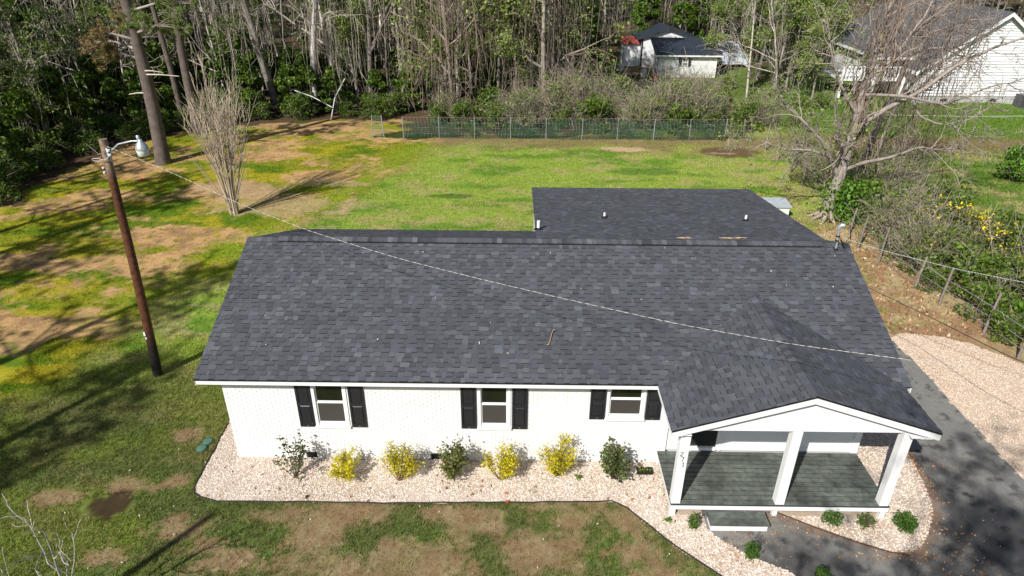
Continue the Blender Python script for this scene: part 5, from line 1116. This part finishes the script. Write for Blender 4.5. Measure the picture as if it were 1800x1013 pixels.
forest('E', E1, 'tall dark evergreen', 'tall dark evergreens in the wood', scatter(15, [(-24, 22), (-22, 32), (-16, 38), (-5, 44), (-4, 54), (-40, 54), (-40, 30)], .8, 1.25, 3)+[(0.5, 47, .9, 1), (5.5, 50, 1, 3), (10.5, 52, .9, 5)])
forest('E', E3, 'broad mid green evergreen', 'mid green evergreens in the wood', scatter(18, [(-50, 46), (0, 50), (14, 51), (14, 66), (-60, 66)], .9, 1.3, 3.2)+[(13.5, 49.8, .7, 1), (37.5, 62, 1, 2), (32, 60, .9, 3), (20.5, 61, .9, 4), (24.5, 60.5, .85, 0), (-1.8, 41.5, .62, 1), (2.6, 42.5, .7, 2), (6.2, 41.8, .6, 3), (9.8, 43.5, .65, 4), (12, 41, .5, 5), (-5.5, 43.5, .75, 0), (-9, 40.5, .6, 1.5), (-13, 38.5, .6, 2.5)])
forest('P', P1, 'tall thick pine', 'tall pines in the wood', scatter(12, [(-50, 40), (-14, 48), (-10, 70), (-60, 70)], .9, 1.15, 4))
forest('P', P2, 'slender tall pine', 'slender pines in the wood', scatter(16, [(-38, 36), (-24, 36), (-12, 42), (-12, 56), (-50, 56)], .85, 1.1, 2.5)+scatter(8, [(-5, 50), (14, 56), (14, 72), (-10, 72)], .9, 1.1, 3))
# pines outside the left edge, whose shadows stripe the left lawn
forest('p', mk('pine_tree', pine(83, 18, .30, 34, 10, PC)), 'tall pine outside the left edge of the photo', 'pines left of the lawn', [(-20.5, 2.5, 1, 1), (-24.5, 10.5, .95, 2), (-16.5, -5.5, 1, 3), (-26, 16.5, 1.0, 4), (-13.8, -10.5, .9, 2.2), (-23, -3.5, 1.0, 3.3), (-21.5, 6.5, .9, 1.9), (-27.5, 22.5, 1, 4.4)])
forest('l', mk('leafing_tree', evergreen(64, 8.5, 5.0, 4200, GREEN_V+GREEN_M[:2], .22, 26)), 'bright green leafy tree at the upper left corner', 'bright leafy trees at the left', [(-23.8, 26.5, 1, 1), (-29, 34, 1.1, 3)])
forest('B', B2, 'tangle of leafless twiggy brush', 'twiggy brush in the undergrowth', [(x+rg0.normal(0, .3), 32.7+rg0.uniform(0, 2.6), rg0.uniform(.5, 1.35), R_()) for x in np.linspace(6.5, 21, 9)]+[(21.8, 41, .9, 1), (13.8, 36, 1.2, 2), (11, 35.5, 1.15, 4), (2.2, 35.6, .8, 3), (24.6, 34, .8, 1)])
forest('B', B1, 'green leafy bush', 'green bushes in the undergrowth', [(3.6, 33.5, .8, 1), (5.9, 33.0, .8, 2), (12.6, 33.0, 1.05, 1.1), (14.9, 34, .6, 3), (17.8, 32.6, .95, 5), (16.4, 33.2, .8, 2), (19.4, 33.0, .75, 4), (7.9, 35.3, 1, 0), (20.8, 33.6, .8, 3), (10.2, 33.3, .6, 3), (23, 33.2, .85, 2), (1.5, 34.6, .6, 5), (17.6, 35.6, .85, 4), (5.2, 36.8, .9, 4), (-2.2, 37.0, .7, 3), (21.6, 35.6, .7, 3.3)])
forest('B', B3, 'pale green low bush', 'pale green bushes in the undergrowth', [(17.8, 38, .9, 1), (20.2, 37.3, .8, 2), (22.4, 38.5, .8, 3), (19.0, 41.5, .8, 4), (15.6, 41.5, 1.1, .5), (24.9, 37, .8, 1.5), (23.8, 42, .7, 2.2), (26.5, 39, .9, 2.7), (16.2, 47.5, .7, 1.2), (21.5, 45.5, .6, 4.2), (25.2, 46.5, .7, 3.1), (28.5, 37.5, .8, .4), (31, 40, .7, 2.4), (27, 34, .7, 2.2), (18.6, 34.6, .7, 3), (9, 34.4, .8, 1), (13.2, 38.5, .8, 3), (8.3, 30.9, .28, 1), (13.9, 30.8, .33, 2), (18.2, 30.9, .30, 3), (20.6, 30.8, .4, 4), (21.9, 31.0, .45, 5), (4.4, 31.1, .3, 0)])
we = [(-18.0, 17.5), (-18.6, 20.5), (-18.9, 23), (-18.2, 26), (-17.4, 28.6), (-16.2, 30.6), (-14.8, 32.2), (-12.6, 33.4), (-10.4, 34.4), (-8.6, 35.0), (-4.4, 35.6), (-3.0, 35.2)]
B1b = mk('undergrowth_bush', bush(75, 2.3, 3.2, 1700, GREEN_D+GREEN_M[:2], .13, twn=70))
forest('B', B1b, 'shaded green bush', 'bushes along the left wood edge', [(x-.6+rg0.normal(0, .3), y+.6, rg0.uniform(.45, .75), R_()) for x, y in we]+[(x-2.0, y+1.8, rg0.uniform(.6, .95), R_()) for x, y in we[:9]])
FW = [(-120, 75), (-60, 68), (0, 70), (45, 74), (110, 70), (110, 135), (-120, 135)]
for proto, n, lab, grp in [(E3, 46, 'evergreen', 'far evergreens'), (V2, 40, 'brown leafless tree', 'far bare trees'), (L2, 30, 'leafing tree', 'far leafing trees')]:
    for x, y, s_, rz in scatter(n, FW, 1.15, 1.6, 3.5): copy_thing(proto, (x, y, 0), rz, s_, lab+' '+where(x, max(y, 69)), grp)
for x, y, s_, rz in scatter(14, [(36, 60), (90, 55), (110, 70), (40, 74)], .9, 1.2, 3): copy_thing(V2, (x, y, 0), rz, s_, 'brown bare tree behind the white clapboard house', 'bare trees behind the clapboard house')
# two lightly leafed trees behind the camera throw loose shade on the porch and drive
for q, (x, y) in enumerate([(4.2, -18.6), (10.6, -19.2)]):
    tr, cr, lf = bare_tree(110+q, 16.5, .16, vines=0, leaf=900, leafcols=GREEN_S, leafsize=.16, prm=VT, col=PG, twc=(.36, .32, .27), rmin=.012)
    S_ = tree_thing('leafing_tree', ['lightly leafed tree standing behind the camera, left one', 'lightly leafed tree standing behind the camera, right one'][q], 'tree', None, (x, y, 0), tr, cr, leaves=lf)
    if q: S_.scale = (.82,)*3

# -- hedgerow on the right
HG = 'overgrown hedgerow along the right fence'
B4_used = []
def hedge(src, x, y, s_, lab):
    if src is B4 and not B4_used:
        B4_used.append(1); src.location = (x, y, 0); src.scale = (s_,)*3; src['label'] = lab; src['group'] = HG; return
    copy_thing(src, (x, y, 0), R_(), s_, lab, HG)
for x, y, s_, lab in [(24.3, 17.6, .85, 'green leafy bush at the foot of the big bare tree, right side'), (25.6, 15.0, .8, 'green hedge bush just above the yellow-flowered vines'), (24.9, 11.9, .85, 'green hedge bush behind the middle fence posts'), (25.8, 17.6, .8, 'green bush between the big bare tree and the yellow flowers'), (24.9, 9.4, .9, 'green hedge bush between the leaning posts and the yellow flowers'), (26.6, 8.2, 1.0, 'dense green hedge bush at the right edge below the yellow flowers'), (24.2, 7.6, .62, 'small green hedge bush just behind the lower leaning posts'), (23.8, 11.3, .5, 'small green bush at the foot of the middle fence posts'), (24.0, 16.2, .6, 'green bush in the hedge below the big bare tree'), (23.6, 13.2, .42, 'small green tuft bush at the base of the upper leaning posts'), (23.5, 9.9, .4, 'small green tuft bush between the two middle leaning posts'), (24.1, 6.3, .5, 'small green bush at the last leaning posts above the gravel'), (27.5, 16.5, .9, 'green bush behind the yellow-flowered vines'), (28.8, 13.4, .8, 'green bush at the right end of the yellow-flowered vines')]: hedge(B1, x, y, s_, lab)
for x, y, s_, lab in [(24.3, 14.6, .9, 'grey twiggy brush in the hedge right of the roof mast'), (24.0, 12.2, .8, 'grey twiggy brush directly behind the leaning fence posts'), (25.3, 18.8, 1.0, 'large twiggy brush right of the big bare tree'), (26.8, 20.5, .9, 'twiggy brush between the two vine-wrapped trees'), (28.6, 22.5, .8, 'twiggy brush at the far right of the two vine-wrapped trees'), (23.9, 22.2, .8, 'twiggy brush left behind the big bare trunk'), (24.3, 25.5, .8, 'twiggy brush along the wire fence near the fire pit')]: hedge(B2, x, y, s_, lab)
for x, y, s_, lab in [(25.2, 6.3, .95, 'bright green leafy bush overhanging the gravel parking'), (26.5, 5.0, 1.0, 'bright green leafy bush at the right edge of the photo'), (25.6, 4.0, .8, 'lowest bright green hedge bush beside the gravel parking'), (34.8, 22.8, .9, 'dark green bush at the far right of the neighbouring yard'), (23.5, 18.3, .42, 'small bright green bush at the base of the big bare tree')]: hedge(B4, x, y, s_, lab)
rg = np.random.default_rng(55); t = thing('flowering_vine', 'yellow flowered jasmine vine draped over the hedge', 'vine', (26.0, 13.0, 0), None); tr, lf, fl = MB(), MB(), MB(); bl = [(rg.uniform(-2.0, 2.3), rg.uniform(-1.8, 2.2), rg.uniform(.5, 1.6), rg.uniform(.35, .65)) for i in range(26)]
lf.cards(crownpts(rg, 3000, bl), .085, rg, tint(rg, 3000, [(.07, .10, .02), (.10, .13, .03), (.13, .15, .05)])); P = crownpts(rg, 2600, bl); P = P[(fbm(P[:, 0]*1.6+9, P[:, 1]*1.6+2, 4, 3) > .49)][:620]; P[:, 2] += .22; P[:, 1] -= .05; fl.cards(P, .095, rg, tint(rg, len(P), [(.85, .70, .03), (.80, .62, .02)]), aspect=1.1)
for b_ in bl: tr.tube([(b_[0]*.4, b_[1]*.4, 0), (b_[0]*.8, b_[1]*.8, b_[2]*.6), b_[:3]], [.02, .015, .01], 4, (.3, .25, .2)); [tr.tube([np.array(b_[:3])+rg.normal(0, .3, 3), np.array(b_[:3])+rg.normal(0, .5, 3)], .010, 3, (.38, .33, .28)) for q in range(7)]
tr.build('stem', M['twig'], t, smooth=True); lf.build('foliage', M['leaf'], t); fl.build('blossom', M['leaf'], t)
# -- sapling at the lower left, fallen pipes at the wood edge
SPL = [dict(n=11, len=(.25, .42), ang=(.7, 1.2), wig=.05, rise=.1, seg=9, tip=.3, **{'from': .25}), dict(n=3, len=(.35, .6), ang=(.4, .9), wig=.2, rise=.3, seg=5, **{'from': .3}), dict(n=0, len=(1, 1), ang=(0, 1), wig=.25, rise=.2, seg=4, **{'from': .2})]
tr, cr, lf = bare_tree(95, 3.3, .034, prm=SPL, col=(.40, .37, .34), twc=(.38, .34, .30), rmin=.006, lean=0); sp = tree_thing('bare_sapling', 'pale leafless sapling top at the lower left edge of the photo', 'tree', None, (-1.5, -5.0, 0), tr, cr)
for a, b, c_, lab in [((-8.6, 35.2, 2.0), (-7.3, 35.0, 1.6), (-6.0, 34.9, .9), 'pale fallen branch slanting down to the right at the wood edge'), ((-6.2, 35.0, .0), (-5.8, 35.2, 1.5), (-5.0, 35.5, 2.8), 'thin pale stick leaning up to the right at the wood edge')]:
    d = MB(); d.tube([a, b, c_], .035, 5, (.62, .62, .64)); d.build('fallen_branch', PL, None, smooth=True, label=lab, cat='branch')
# pole across the street, outside the frame, whose shadow falls on the front lawn
t = thing('utility_pole', 'wooden utility pole standing outside the lower left of the photo', 'utility pole', (-6.35, -11.65, 0)); d = MB(); d.tube([(0, 0, -.1), (0, 0, 10.0)], [.15, .10], 9, (.14, .08, .05), cap=True); d.build('pole', M['pole'], t, smooth=True)
